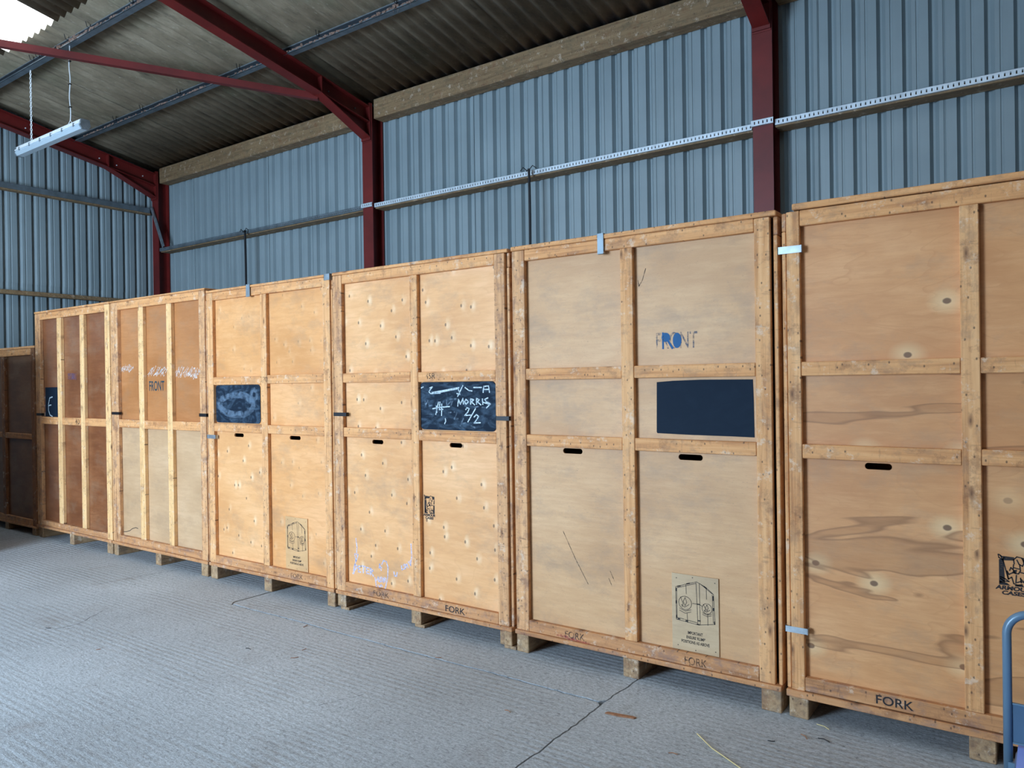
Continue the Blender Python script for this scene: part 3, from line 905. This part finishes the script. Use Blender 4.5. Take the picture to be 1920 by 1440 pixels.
# --- crate 0, low dark one at far left
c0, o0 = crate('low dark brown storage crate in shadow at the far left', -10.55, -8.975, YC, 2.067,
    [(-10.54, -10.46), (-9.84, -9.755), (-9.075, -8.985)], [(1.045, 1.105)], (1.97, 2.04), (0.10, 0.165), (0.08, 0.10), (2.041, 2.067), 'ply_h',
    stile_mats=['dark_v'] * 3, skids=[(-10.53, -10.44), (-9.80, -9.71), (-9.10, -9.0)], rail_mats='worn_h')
# --- crate 1
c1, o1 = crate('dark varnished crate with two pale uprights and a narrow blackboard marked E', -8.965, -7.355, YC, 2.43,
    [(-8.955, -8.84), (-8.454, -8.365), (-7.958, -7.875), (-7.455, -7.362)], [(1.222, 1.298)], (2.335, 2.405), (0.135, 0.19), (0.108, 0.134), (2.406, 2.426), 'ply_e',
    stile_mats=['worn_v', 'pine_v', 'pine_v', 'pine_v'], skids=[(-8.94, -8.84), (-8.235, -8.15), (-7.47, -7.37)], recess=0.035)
m = MB(); m.prism([onface(*p, YC + 0.035) for p in ((-8.725, 1.257), (-8.448, 1.257), (-8.448, 1.612), (-8.722, 1.612))], 1, YC + 0.031, YC + 0.035)
cb1 = m.build('chalkboard', MT['board_clean'], c1, -o1)
le1 = local_strokes('chalk_letter', c1, o1, 'chalk', YC + 0.031, [[(-8.57, 1.51), (-8.63, 1.50), (-8.662, 1.43), (-8.662, 1.37), (-8.63, 1.32), (-8.575, 1.305)], [(-8.655, 1.42), (-8.60, 1.425)]], 0.012)
sub(le1, cb1)
m = MB(); m.fillpoly([(-8.22, 1.69), (-8.03, 1.685), (-8.03, 1.75), (-8.215, 1.755)], YC + 0.035); m.build('stamp_smudge', MT['smudge'], c1, -o1)
for k, z in enumerate((1.49, 1.39, 1.31)):
    m = MB(); m.fillpoly([(-8.80, z), (-8.735, z), (-8.735, z + 0.035), (-8.79, z + 0.04)], YC + 0.035); m.build('paint_dab', MT['white_mark'], c1, -o1)
clip(c1, o1, -8.945, -8.815, 1.31, 1.336, YC, MT['black'])
text_part('number_mark', '40', -8.08, -7.985, 1.235, 1.285, YC + 0.001, MT['ink_worn'], c1, o1, 0.01)
# --- crate 2
c2, o2 = crate('tan storage crate with two uprights and a small dark FRONT stencil', -7.348, -5.765, YC, 2.43,
    [(-7.338, -7.215), (-6.842, -6.757), (-6.367, -6.29), (-5.866, -5.78)], [(1.222, 1.298)], (2.335, 2.408), (0.135, 0.20), (0.108, 0.134), (2.409, 2.424), 'ply_f',
    stile_mats=['worn_v', 'pine_v', 'pine_v', 'worn_v'], skids=[(-7.335, -7.26), (-6.60, -6.515), (-5.885, -5.79)], recess=0.035,
    panel_mats={(0, 1): 'ply_g', (1, 1): 'ply_g', (2, 1): 'ply_g'})
text_part('stencil_lettering', 'FRONT', -6.66, -6.41, 1.565, 1.655, YC + 0.035, MT['ink_teal'], c2, o2, 0.012)
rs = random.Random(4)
for (xa, xb_, zc, hw) in ((-7.19, -6.98, 1.775, 0.03), (-6.68, -6.41, 1.74, 0.04), (-6.26, -5.89, 1.72, 0.05)):  # band of white slanting strokes across the three upper panels
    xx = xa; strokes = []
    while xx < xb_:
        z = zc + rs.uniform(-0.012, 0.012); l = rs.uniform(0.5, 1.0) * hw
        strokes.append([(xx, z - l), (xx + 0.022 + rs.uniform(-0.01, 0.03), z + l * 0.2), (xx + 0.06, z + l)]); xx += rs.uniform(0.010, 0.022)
    local_strokes('white_streaks', c2, o2, 'white_mark', YC + 0.035, strokes, 0.008)
clip(c2, o2, -7.335, -7.195, 1.342, 1.368, YC, MT['black'])
clip(c2, o2, -5.876, -5.766, 1.345, 1.372, YC, MT['black'])
# cracked bit at the foot of the first bay
local_strokes('crack', c2, o2, 'ink', YC + 0.035, [[(-7.19, 0.235), (-7.1, 0.245), (-7.04, 0.26), (-6.99, 0.285), (-6.93, 0.30), (-6.89, 0.295)]], 0.006)

TR, BR, DK = (2.312, 2.376), (0.134, 0.20), (0.108, 0.133)
R1, R2 = (1.612, 1.677), (1.228, 1.294)
# --- crate 3
c3, o3 = crate('honey coloured crate with a smeared blackboard in its left bay and a KLIMP plaque', -5.752, -4.205, YC, 2.4,
    [(-5.745, -5.668), (-5.03, -4.957), (-4.299, -4.222)], [R1, R2], TR, BR, DK, (2.377, 2.395), 'ply_a',
    stile_mats=['wood_v', 'wood_v', 'wood_v'], skids=[(-5.745, -5.655), (-5.03, -4.94), (-4.295, -4.215)],
    holes={(0, 2): (-5.385, -5.262, 1.190, 1.219), (1, 2): (-4.69, -4.565, 1.190, 1.219)},
    panel_mats={(0, 2): 'ply_b', (1, 2): 'ply_a', (1, 1): 'ply_a'})
def board(c, org, x0, x1, z0, z1, mat, r=0.03):
    m = MB(); m.prism([onface(*p, YC + 0.03) for p in rr(x0, x1, z0, z1, r)], 1, YC + 0.024, YC + 0.030); return m.build('chalkboard', MT[mat], c, -org)
cb3 = board(c3, o3, -5.624, -5.036, 1.302, 1.608, 'board')
yb3 = yb4 = YC + 0.024
cl = []
for k in range(3):
    cl.append([(-5.36 + (0.20 + 0.02 * k) * math.cos(a * 0.35 + k), 1.45 + (0.07 + 0.012 * k) * math.sin(a * 0.35 + k)) for a in range(1, 17)])
cl.append([(-5.12 + 0.035 * math.cos(a * 0.7), 1.53 + 0.04 * math.sin(a * 0.7)) for a in range(10)])
sub(local_strokes('chalk_smears', c3, o3, 'chalk_smear', yb3, cl, 0.034), cb3)
text_part('number_mark', '370', -5.03, -4.945, 1.628, 1.668, YC - 0.003, MT['ink_worn'], c3, o3, 0.005)
text_part('stencil_lettering', 'FORK', -4.70, -4.56, 0.148, 0.184, YC - 0.001, MT['ink_worn'], c3, o3, 0.01)
clip(c3, o3, -5.19, -5.142, 2.305, 2.398, YC - 0.008, MT['galv'], True)
clip(c3, o3, -5.765, -5.64, 1.165, 1.196, YC, MT['galv'])
clip(c3, o3, -4.27, -4.207, 2.352, 2.397, YC - 0.007, MT['galv'])
# instruction plaque with the drawing of a crate
def plaque(c, org, x0, x1, z0, z1, mat):
    yp = YC + 0.030
    (xa_, za_), (xb2, zb2) = onface(x0, z0, yp - 0.007), onface(x1, z1, yp - 0.007)
    m = MB(); m.box(xa_, xb2, yp - 0.007, yp, max(za_, 0.2015), zb2, 0.001)
    p = m.build('instruction_plaque', MT[mat], c, -org)
    W_, H_ = x1 - x0, z1 - z0
    P = lambda u, v: (x0 + u * W_, z1 - v * H_)
    L = []
    A = [(.087, .18), (.31, .125), (.54, .075), (.73, .125), (.894, .203), (.92, .58), (.577, .625), (.096, .60)]
    L += [[P(*A[0]), P(*A[1]), P(*A[2]), P(*A[3]), P(*A[4])], [P(*A[0]), P(*A[7]), P(*A[6]), P(*A[5]), P(*A[4])]]
    L += [[P(.53, .09), P(.56, .62)], [P(.60, .09), P(.61, .62)], [P(.31, .13), P(.32, .25)], [P(.33, .50), P(.34, .62)],
          [P(.745, .14), P(.75, .28)], [P(.77, .46), P(.77, .61)], [P(.45, .36), P(.56, .36)], [P(.60, .36), P(.66, .38)], [P(.11, .19), P(.11, .58)], [P(.87, .21), P(.885, .57)]]
    L += [[P(.12, .19), P(.53, .095)], [P(.62, .095), P(.87, .20)], [P(.12, .575), P(.54, .60)]]
    for (cx, cy, r) in ((.29, .37, .14), (.755, .40, .105)):
        L.append([P(cx + r * math.cos(a), cy + r * .62 * math.sin(a)) for a in [k * math.pi / 8 for k in range(17)]])
        L.append([P(cx - r * .9, cy + r * .55), P(cx, cy + r * .75), P(cx + r * .9, cy + r * .55)])
        L.append([P(cx - r * .9, cy + r * .75), P(cx, cy + r * .95), P(cx + r * .9, cy + r * .75)])
        L.append([P(cx - r * .7, cy - r * .5), P(cx - r * .3, cy + r * .1), P(cx - r * .5, cy + r * .4)])
        L.append([P(cx - r * .3, cy - r * .1), P(cx, cy - r * .5), P(cx + r * .25, cy - r * .1), P(cx, cy + r * .25), P(cx - r * .3, cy - r * .1)])
        L.append([P(cx - r * .6, cy + r * .2), P(cx - r * .1, cy + r * .4), P(cx + r * .6, cy + r * .1)])
    m = MB()
    for s in L: m.stroke(s, 0.0026, yp - 0.007)
    for (u, v, du, dv) in ((.13, .17, .06, -.012), (.33, .12, .06, -.012), (.70, .12, .05, .02), (.89, .23, .0, .05), (.095, .2, 0, .03), (.095, .36, 0, .03), (.1, .55, 0, .03), (.13, .59, .04, 0), (.30, .60, .04, 0), (.54, .62, .05, 0), (.89, .38, 0, .03), (.91, .55, 0, .03), (.555, .36, .04, 0), (.56, .57, .05, 0)):
        m.stroke([P(u, v), P(u + du, v + dv)], 0.006, yp - 0.007)
    for (u, v) in ((.1, .06), (.92, .06), (.12, .93), (.92, .93), (.5, .96), (.45, .03)):
        m.stroke([P(u, v), P(u + 0.012, v)], 0.004, yp - 0.007)
    sub(m.build('crate_drawing', MT['ink'], c, -org), p)
    for (s, u0, u1, v0, v1) in (('IMPORTANT', .34, .66, .725, .765), ("ENSURE 'KLIMP'", .31, .71, .785, .825), ('POSITIONS AS ABOVE', .20, .80, .845, .885)):
        a = P(u0, v1); b = P(u1, v0)
        sub(text_part('plaque_lettering', s, a[0], b[0], a[1], b[1], yp - 0.007, MT['ink'], c, org, 0.02), p)
plaque(c3, o3, -4.757, -4.502, 0.205, 0.608, 'ply_p')
# --- crate 4
c4, o4 = crate('dimpled pale crate with a chalk-written blackboard in its right bay', -4.195, -2.638, YC, 2.4,
    [(-4.190, -4.098), (-3.447, -3.379), (-2.746, -2.668)], [R1, R2], TR, BR, DK, (2.377, 2.398), 'ply_b',
    stile_mats=['worn_v', 'wood_v', 'worn_v'], skids=[(-4.185, -4.10), (-3.47, -3.385), (-2.74, -2.652)], runner=True,
    holes={(0, 2): (-3.808, -3.703, 1.190, 1.219), (1, 2): (-3.114, -3.012, 1.193, 1.222)})
cb4 = board(c4, o4, -3.353, -2.742, 1.302, 1.607, 'board')
B = lambda u, v: (-3.368 + u * 0.613, 1.607 - v * 0.305)
wr_ = []
wr_ += [[B(.03, .12), B(.06, .10)], [B(.15, .12), B(.19, .10), B(.16, .15), B(.14, .20), B(.16, .24), B(.30, .23)], [B(.18, .22), B(.55, .12)], [B(.20, .24), B(.54, .14)],
        [B(.52, .24), B(.56, .26), B(.54, .14)], [B(.60, .08), B(.53, .30)], [B(.63, .12), B(.68, .18), B(.72, .19)], [B(.74, .12), B(.84, .12)], [B(.86, .22), B(.87, .10), B(.93, .09), B(.94, .22)], [B(.87, .16), B(.93, .16)]]
# 1/4 struck through
wr_ += [[B(.24, .50), B(.245, .64)], [B(.27, .42), B(.23, .68)], [B(.29, .42), B(.28, .58), B(.33, .57)], [B(.315, .46), B(.31, .70)], [B(.19, .56), B(.28, .53), B(.42, .51)]]
# MORRIS
wr_ += [[B(.53, .50), B(.54, .36), B(.565, .46), B(.60, .34), B(.605, .46)],
        [B(.64, .36), B(.62, .41), B(.64, .46), B(.67, .41), B(.64, .36)],
        [B(.70, .46), B(.70, .35), B(.74, .37), B(.71, .41), B(.75, .47)],
        [B(.775, .46), B(.775, .34), B(.81, .37), B(.785, .41), B(.83, .47)],
        [B(.85, .35), B(.855, .46)], [B(.92, .33), B(.88, .36), B(.90, .41), B(.95, .45), B(.90, .53)], [B(.86, .42), B(.95, .46)]]
# 2/2
wr_ += [[B(.635, .57), B(.65, .53), B(.68, .55), B(.66, .62), B(.62, .69), B(.70, .68)], [B(.76, .55), B(.66, .82)], [B(.74, .72), B(.77, .67), B(.80, .70), B(.77, .78), B(.74, .84), B(.82, .83)], [B(.36, .76), B(.365, .82), B(.35, .87)]]
sub(local_strokes('chalk_writing', c4, o4, 'chalk', yb4, wr_, 0.0075), cb4)
fa = [[B(.08, .36), B(.09, .50), B(.12, .38)], [B(.13, .42), B(.14, .50), B(.18, .49)], [B(.34, .40), B(.35, .50)], [B(.38, .38), B(.38, .50), B(.44, .40)], [B(.47, .37), B(.44, .48)], [B(.42, .36), B(.52, .35)],
      [B(.10, .68), B(.18, .68)], [B(.40, .64), B(.44, .63)], [B(.48, .62), B(.52, .64), B(.48, .76), B(.53, .76)], [B(.60, .76), B(.56, .90)], [B(.70, .90), B(.75, .93)], [B(.62, .44), B(.63, .50)], [B(.72, .50), B(.76, .52), B(.80, .50)], [B(.84, .52), B(.88, .52)], [B(.58, .86), B(.64, .84)]]
sub(local_strokes('rubbed_chalk_writing', c4, o4, 'chalk_faint', yb4, fa, 0.009), cb4)
text_part('number_mark', '45R', -3.312, -3.228, 1.628, 1.666, YC + 0.001, MT['ink_worn'], c4, o4, 0.008)
text_part('stencil_lettering', 'FORK', -3.818, -3.668, 0.148, 0.184, YC - 0.001, MT['ink_worn'], c4, o4, 0.01)
text_part('stencil_lettering', 'FORK', -3.168, -3.008, 0.146, 0.186, YC - 0.001, MT['ink'], c4, o4, 0.01)
clip(c4, o4, -4.195, -4.06, 1.375, 1.401, YC, MT['black'])
clip(c4, o4, -2.747, -2.645, 1.37, 1.396, YC, MT['black'])
# lilac chalk scrawl low on the left bay
ch = [[(-3.985, 0.52), (-3.975, 0.46), (-3.98, 0.42)], [(-4.0, 0.41), (-3.985, 0.36), (-3.965, 0.41), (-4.0, 0.41)], [(-3.99, 0.37), (-4.01, 0.27)],
      [(-4.02, 0.27), (-4.0, 0.34), (-3.975, 0.325), (-4.0, 0.295)], [(-3.945, 0.33), (-3.965, 0.33), (-3.965, 0.29), (-3.94, 0.29)], [(-3.965, 0.31), (-3.945, 0.31)],
      [(-3.93, 0.335), (-3.895, 0.335)], [(-3.912, 0.335), (-3.915, 0.29)], [(-3.86, 0.33), (-3.885, 0.33), (-3.885, 0.29), (-3.86, 0.29)], [(-3.885, 0.31), (-3.865, 0.31)], [(-3.845, 0.285), (-3.845, 0.33), (-3.82, 0.315), (-3.84, 0.305), (-3.815, 0.28)],
      [(-3.80, 0.27), (-3.79, 0.22), (-3.77, 0.18), (-3.745, 0.15)], [(-3.74, 0.15), (-3.70, 0.22), (-3.68, 0.29), (-3.675, 0.36), (-3.69, 0.395), (-3.715, 0.40), (-3.735, 0.37)],
      [(-3.735, 0.35), (-3.76, 0.345), (-3.755, 0.37), (-3.74, 0.33)],
      [(-3.785, 0.255), (-3.77, 0.28), (-3.765, 0.25)], [(-3.75, 0.28), (-3.755, 0.25), (-3.735, 0.255), (-3.74, 0.285)], [(-3.725, 0.28), (-3.72, 0.25), (-3.71, 0.285)], [(-3.70, 0.28), (-3.705, 0.255)], [(-3.77, 0.225), (-3.755, 0.21), (-3.745, 0.23), (-3.73, 0.22)],
      [(-3.62, 0.335), (-3.615, 0.31), (-3.595, 0.31), (-3.59, 0.335)],
      [(-3.55, 0.385), (-3.545, 0.36), (-3.525, 0.37)], [(-3.53, 0.395), (-3.515, 0.37), (-3.505, 0.395), (-3.525, 0.40)], [(-3.50, 0.405), (-3.49, 0.38)], [(-3.485, 0.42), (-3.465, 0.40), (-3.47, 0.43)], [(-3.462, 0.42), (-3.455, 0.46), (-3.46, 0.54)]]
for part_ in (ch[:3], ch[3:11], ch[11:19], ch[19:20], ch[20:]):
    local_strokes('chalk_scrawl', c4, o4, 'chalk_lilac', YC + 0.030, part_, 0.010)
# printed emblem: a knight in a dark square over two lines of lettering
def emblem(c, org, x0, x1, z0, z1):
    yp = YC + 0.030
    W_, H_ = x1 - x0, z1 - z0
    P = lambda u, v: (x0 + u * W_, z0 + v * H_)
    m = MB()
    for poly in ([(.06, .28), (.24, .30), (.20, .90), (.06, .88)], [(.20, .86), (.52, .88), (.52, .96), (.18, .97)], [(.78, .84), (.96, .84), (.96, .96), (.74, .97)],
                 [(.80, .24), (.96, .24), (.96, .62), (.86, .58)], [(.06, .24), (.40, .24), (.30, .30), (.06, .34)], [(.52, .24), (.80, .24), (.76, .30), (.56, .29)],
                 [(.46, .55), (.58, .57), (.60, .66), (.48, .64)], [(.86, .62), (.96, .66), (.96, .86), (.90, .80)]):
        m.fillpoly([P(*p) for p in poly], yp)
    for s in ([(.10, .98), (.18, .88), (.34, .40)], [(.04, 1.0), (.06, .92), (.16, .88), (.22, .92), (.06, 1.0)],
              [(.52, .80), (.50, .90), (.60, .98), (.74, .96), (.82, .86), (.76, .76), (.66, .80), (.60, .90)],
              [(.50, .78), (.48, .66), (.54, .56), (.64, .56), (.70, .64), (.68, .78)], [(.52, .70), (.66, .68)],
              [(.48, .58), (.36, .52), (.30, .60), (.34, .40), (.44, .46)], [(.70, .60), (.86, .58), (.92, .46), (.82, .36), (.70, .44)],
              [(.44, .46), (.50, .30)], [(.58, .52), (.56, .32)], [(.70, .46), (.72, .34)], [(.10, .44), (.24, .40), (.36, .34), (.20, .34), (.10, .40)],
              [(.60, .34), (.72, .38), (.86, .34)], [(.50, .30), (.62, .27), (.74, .30)], [(.38, .62), (.42, .70), (.46, .66)]):
        m.stroke([P(*p) for p in s], 0.0045 * (W_ / 0.11), yp)
    em = m.build('printed_emblem', MT['ink'], c, -org)
    a, b = P(-.06, .12), P(1.02, .23)
    sub(text_part('printed_lettering', 'ARMOUR', a[0], b[0], a[1], b[1], yp, MT['ink'], c, org, 0.05, 0.15), em)
    a, b = P(.14, 0.0), P(.86, .105)
    sub(text_part('printed_lettering', 'CASES', a[0], b[0], a[1], b[1], yp, MT['ink'], c, org, 0.05, 0.15), em)
emblem(c4, o4, -3.342, -3.245, 0.720, 0.875)
# --- crate 5
c5, o5 = crate('beige crate with a plain unmarked blackboard in its right bay and a faded FRONT stencil', -2.622, -1.062, YC, 2.4,
    [(-2.612, -2.524), (-1.896, -1.823), (-1.173, -1.098)], [R1, R2], TR, BR, DK, (2.377, 2.402), 'ply_c',
    stile_mats=['worn_v', 'wood_v', 'wood_v'], skids=[(-2.615, -2.532), (-1.911, -1.818), (-1.166, -1.070)],
    holes={(0, 2): (-2.272, -2.145, 1.192, 1.222), (1, 2): (-1.575, -1.445, 1.189, 1.219)})
m = MB(); m.prism([onface(*p, YC + 0.03) for p in [(-1.690, 1.590), (-1.60, 1.596), (-1.45, 1.600), (-1.186, 1.598), (-1.183, 1.50), (-1.181, 1.316), (-1.30, 1.318), (-1.50, 1.319), (-1.690, 1.323), (-1.694, 1.33)]], 1, YC + 0.0285, YC + 0.030)
m.build('chalkboard', MT['board_clean'], c5, -o5)
# faded stencil, two letters overpainted in stronger blue
yp = YC + 0.030
text_part('stencil_lettering', 'FRONT', -1.690, -1.465, 1.762, 1.848, yp, MT['ink_blue_worn'], c5, o5, 0.006)
m = MB()
m.fillpoly([(-1.636 + 0.024 * math.cos(a), 1.822 + 0.024 * math.sin(a)) for a in [k * math.pi / 8 for k in range(16)]], yp, 0.0012)
m.fillpoly([(-1.574 + 0.024 * math.cos(a), 1.804 + 0.040 * math.sin(a)) for a in [k * math.pi / 8 for k in range(16)]], yp, 0.0012)
m.stroke([(-1.652, 1.845), (-1.652, 1.765)], 0.010, yp, 0.0011); m.stroke([(-1.628, 1.81), (-1.600, 1.765)], 0.012, yp, 0.0011)
m.build('blue_overspray', MT['ink_blue'], c5, -o5)
plaque(c5, o5, -1.622, -1.372, 0.205, 0.602, 'ply_q')
text_part('stencil_lettering', 'FORK', -2.275, -2.146, 0.146, 0.184, YC - 0.001, MT['ink_worn'], c5, o5, 0.01)
text_part('stencil_lettering', 'FORK', -1.556, -1.436, 0.141, 0.182, YC - 0.001, MT['ink_worn'], c5, o5, 0.01)
local_strokes('red_crayon_mark', c5, o5, 'ink_red', YC - 0.001, [[(-2.33, 0.148), (-2.25, 0.140), (-2.12, 0.138)], [(-2.32, 0.156), (-2.20, 0.143)]], 0.010)
clip(c5, o5, -2.027, -1.990, 2.297, 2.404, YC - 0.008, MT['galv_dull'], True)
for sc_1 in ([(-1.79, 2.13), (-1.785, 2.10), (-1.765, 2.13), (-1.745, 2.19)], [(-2.28, 0.75), (-2.20, 0.60), (-2.12, 0.47)], [(-1.99, 0.52), (-1.97, 0.48)], [(-1.98, 0.56), (-1.955, 0.51)]):
    local_strokes('scratch', c5, o5, 'ink_worn', yp, [sc_1], 0.004)
# --- crate 6
c6, o6 = crate('large crate at the right edge with brown water stains and bright steel clips', -1.047, 0.505, YC, 2.42,
    [(-1.020, -0.960), (-0.315, -0.245), (0.40, 0.478)], [R1, R2], (2.312, 2.384), (0.136, 0.20), (0.100, 0.133), (2.388, 2.418, (-0.992, 0.50)), 'ply_d',
    stile_mats=['wood_v', 'wood_v', 'wood_v'], skids=[(-1.034, -0.947), (-0.302, -0.205), (0.40, 0.49)],
    holes={(0, 2): (-0.690, -0.580, 1.190, 1.219)}, panel_mats={(0, 0): 'ply_d2', (1, 0): 'ply_d2'})
text_part('stencil_lettering', 'FORK', -0.656, -0.506, 0.150, 0.190, YC - 0.001, MT['ink'], c6, o6, 0.012)
emblem(c6, o6, -0.196, -0.082, 0.708, 0.870)
clip(c6, o6, -1.060, -0.950, 2.188, 2.222, YC - 0.002, MT['galv'])
clip(c6, o6, -1.048, -0.943, 0.402, 0.430, YC - 0.002, MT['galv'])
# --- a crate added for its shadow, just outside the photo; it shades the far left corner
c7, o7 = crate('dark crate added further left for its shade, outside the photo', -10.45, -8.36, 1.30, 2.067,
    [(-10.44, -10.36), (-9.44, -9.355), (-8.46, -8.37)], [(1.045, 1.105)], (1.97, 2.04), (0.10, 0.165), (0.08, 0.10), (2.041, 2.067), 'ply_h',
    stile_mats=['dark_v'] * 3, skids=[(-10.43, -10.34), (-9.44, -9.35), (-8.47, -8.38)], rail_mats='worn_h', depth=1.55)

# ------------------------------------------------------------------ hanging fluorescent light
fx0, fx1, fy = -10.37, -8.68, 4.10
zf = 4.50
f = empty('fluorescent_light', ((fx0 + fx1) / 2, fy, zf)); tag(f, 'white fluorescent batten light hanging on two chains at upper left', 'light')
org = (-(fx0 + fx1) / 2, -fy, -zf)
m = MB(); m.box(fx0 + 0.03, fx1 - 0.03, fy - 0.045, fy + 0.045, zf + 0.02, zf + 0.075, 0.008); m.build('housing', MT['white'], f, org)
t = NT('clear light cover'); t.color(lin((190, 208, 220))); t.rough(0.25)
m = MB()
poly = [(fy - 0.05, zf + 0.03), (fy - 0.058, zf + 0.0), (fy - 0.035, zf - 0.035), (fy + 0.035, zf - 0.035), (fy + 0.058, zf + 0.0), (fy + 0.05, zf + 0.03)]
m.prism(poly, 0, fx0 + 0.02, fx1 - 0.02); m.build('diffuser', t.m, f, org)
m = MB(); m.prism([(fy - 0.06, zf + 0.022), (fy + 0.06, zf + 0.022), (fy + 0.06, zf + 0.034), (fy - 0.06, zf + 0.034)], 0, fx0 + 0.02, fx1 - 0.02); m.build('rim', MT['white'], f, org)
for a, b in ((fx0, fx0 + 0.03), (fx1 - 0.03, fx1)):
    m = MB(); m.prism([(y_, z_) for y_, z_ in poly] + [(fy + 0.045, zf + 0.07), (fy - 0.045, zf + 0.07)], 0, a, b); m.build('end_cap', MT['galv'], f, org)
for k in range(6):
    xx = fx0 + 0.15 + k * (fx1 - fx0 - 0.3) / 5
    m = MB(); m.box(xx - 0.01, xx + 0.01, fy - 0.064, fy - 0.056, zf + 0.005, zf + 0.045); m.build('cover_clip', MT['galv'], f, org)
zc0 = zf + 0.075; zc1 = z_raft(4.14)
def ringpts(c, rx, rz, axis):
    return [Vector(c) + (Vector((rx * math.cos(a), 0, 0)) if axis == 0 else Vector((0, rx * math.cos(a), 0))) + Vector((0, 0, rz * math.sin(a))) for a in [k * math.pi / 4 for k in range(8)]]
m = MB(); z = zc0; k = 0
while z < zc1 - 0.034:
    m.tube(ringpts((-10.02, fy, z + 0.016), 0.009, 0.018, k % 2), 0.0042, 5, True); z += 0.028; k += 1
m.build('chain', MT['white'], f, org)
m = MB(); m.tube([(-9.03 + 0.012 * math.sin(k * 0.9), fy, zc0 + 0.05 + k * (zc1 - zc0 - 0.05) / 16) for k in range(17)], 0.006, 6)
m.tube([(-9.11, fy, zc0), (-9.03, fy, zc0 + 0.06), (-8.97, fy, zc0)], 0.004, 6)
m.build('hanging_wire', MT['white'], f, org)
for k in range(3):
    m = MB(); zz = zc0 + 0.2 + 0.26 * k; m.box(-9.045, -9.012, fy - 0.012, fy + 0.012, zz, zz + 0.012); m.build('cable_tie', MT['black'], f, org)

# ------------------------------------------------------------------ platform trolley at the right edge
t0 = empty('platform_trolley', (0.13, 2.8, 0)); tag(t0, 'grey blue platform trolley with a pale blue deck at the lower right edge', 'trolley')
org = (-0.13, -2.8, 0)
r = 0.075; xl, xr_ = -0.144, 0.405; zt = 0.762; yh = 3.20
pts = [(xl, yh, 0.20), (xl, yh, zt - r)]
for k in range(1, 8):
    a = math.pi - k * math.pi / 16; pts.append((xl + r + r * math.cos(a), yh, zt - r + r * math.sin(a)))
pts += [(xl + r, yh, zt), (xr_ - r, yh, zt)]
for k in range(1, 8):
    a = math.pi / 2 - k * math.pi / 16; pts.append((xr_ - r + r * math.cos(a), yh, zt - r + r * math.sin(a)))
pts += [(xr_, yh, zt - r), (xr_, yh, 0.20)]
m = MB(); m.tube(pts, 0.0145, 16); m.build('handle', MT['trolley'], t0, org, True)
m = MB(); m.box(xl + 0.0145, xr_ - 0.0145, yh - 0.003, yh + 0.003, 0.302, 0.440, 0.001); m.build('handle_plate', MT['trolley_plate'], t0, org)
for z in (0.302, 0.440):
    m = MB(); m.box(xl + 0.0145, xr_ - 0.0145, yh - 0.009, yh + 0.003, z - 0.003, z + 0.003, 0.001); m.build('plate_edge', MT['trolley'], t0, org)
m = MB(); m.prism(rr(-0.115, 0.376, 2.36, 3.235, 0.03), 2, 0.262, 0.29); m.build('deck', MT['deck'], t0, org)
m = MB(); m.prism(rr(-0.122, 0.383, 2.353, 3.242, 0.035), 2, 0.235, 0.262); m.build('deck_frame', MT['trolley'], t0, org)
for sx in (xl, xr_):
    m = MB(); m.box(min(sx, 0.13 + (sx - 0.13) * 0.9), max(sx, 0.13 + (sx - 0.13) * 0.9), yh - 0.02, yh + 0.02, 0.205, 0.235); m.build('handle_bracket', MT['trolley'], t0, org)
for (wx, wy) in ((-0.03, 2.48), (0.29, 2.48), (-0.03, 3.10), (0.29, 3.10)):
    m = MB(); m.prism([(wy + 0.07 * math.cos(a), 0.0705 + 0.07 * math.sin(a)) for a in [k * math.pi / 12 for k in range(24)]], 0, wx - 0.018, wx + 0.018)
    w_ = m.build('wheel', MT['rubber'], t0, org)
    m = MB(); m.box(wx - 0.028, wx - 0.022, wy - 0.03, wy + 0.03, 0.05, 0.232); m.box(wx + 0.022, wx + 0.028, wy - 0.03, wy + 0.03, 0.05, 0.232); m.box(wx - 0.035, wx + 0.035, wy - 0.04, wy + 0.04, 0.228, 0.235)
    m.build('wheel_fork', MT['galv'], t0, org)

# ------------------------------------------------------------------ litter on the floor
m = MB(); m.prism([(-1.770, 3.205), (-1.765, 3.222), (-1.64, 3.246), (-1.622, 3.242), (-1.628, 3.228), (-1.70, 3.210)], 2, 0.0005, 0.006)
o = m.build('wood_splinter', MT['splinter']); tag(o, 'brown flat wood splinter lying on the concrete in front of the beige crate', 'wood splinter')
m = MB(); m.tube([(-1.324, 3.248, 0.004), (-1.27, 3.20, 0.004), (-1.218, 3.152, 0.005), (-1.143, 3.108, 0.004), (-1.05, 3.05, 0.004)], 0.0022, 6)
o = m.build('straw', MT['straw']); tag(o, 'long pale bent straw on the floor at bottom right', 'straw')
m = MB(); m.tube([(-0.905, 3.645, 0.003), (-0.87, 3.64, 0.003), (-0.845, 3.62, 0.003)], 0.0018, 5)
o = m.build('straw', MT['straw']); tag(o, 'short pale straw by the left foot of the right-hand crate', 'straw')
rt = random.Random(11)
for k in range(14):
    xx = rt.uniform(-6.6, -0.8); yy = rt.uniform(1.9 if xx < -3.5 else 2.6, 3.5)
    a = rt.uniform(0, 3.14); l = rt.uniform(0.012, 0.04)
    m = MB(); m.tube([(xx, yy, 0.0025), (xx + l * math.cos(a), yy + l * math.sin(a), 0.003), (xx + 1.7 * l * math.cos(a + .3), yy + 1.7 * l * math.sin(a + .3), 0.0025)], 0.002, 4)
    o = m.build('twig', MT['splinter'] if k % 3 else MT['cable']); tag(o, 'tiny dark twig or scrap lying on the concrete floor', 'twig', 'tiny scraps scattered on the floor')
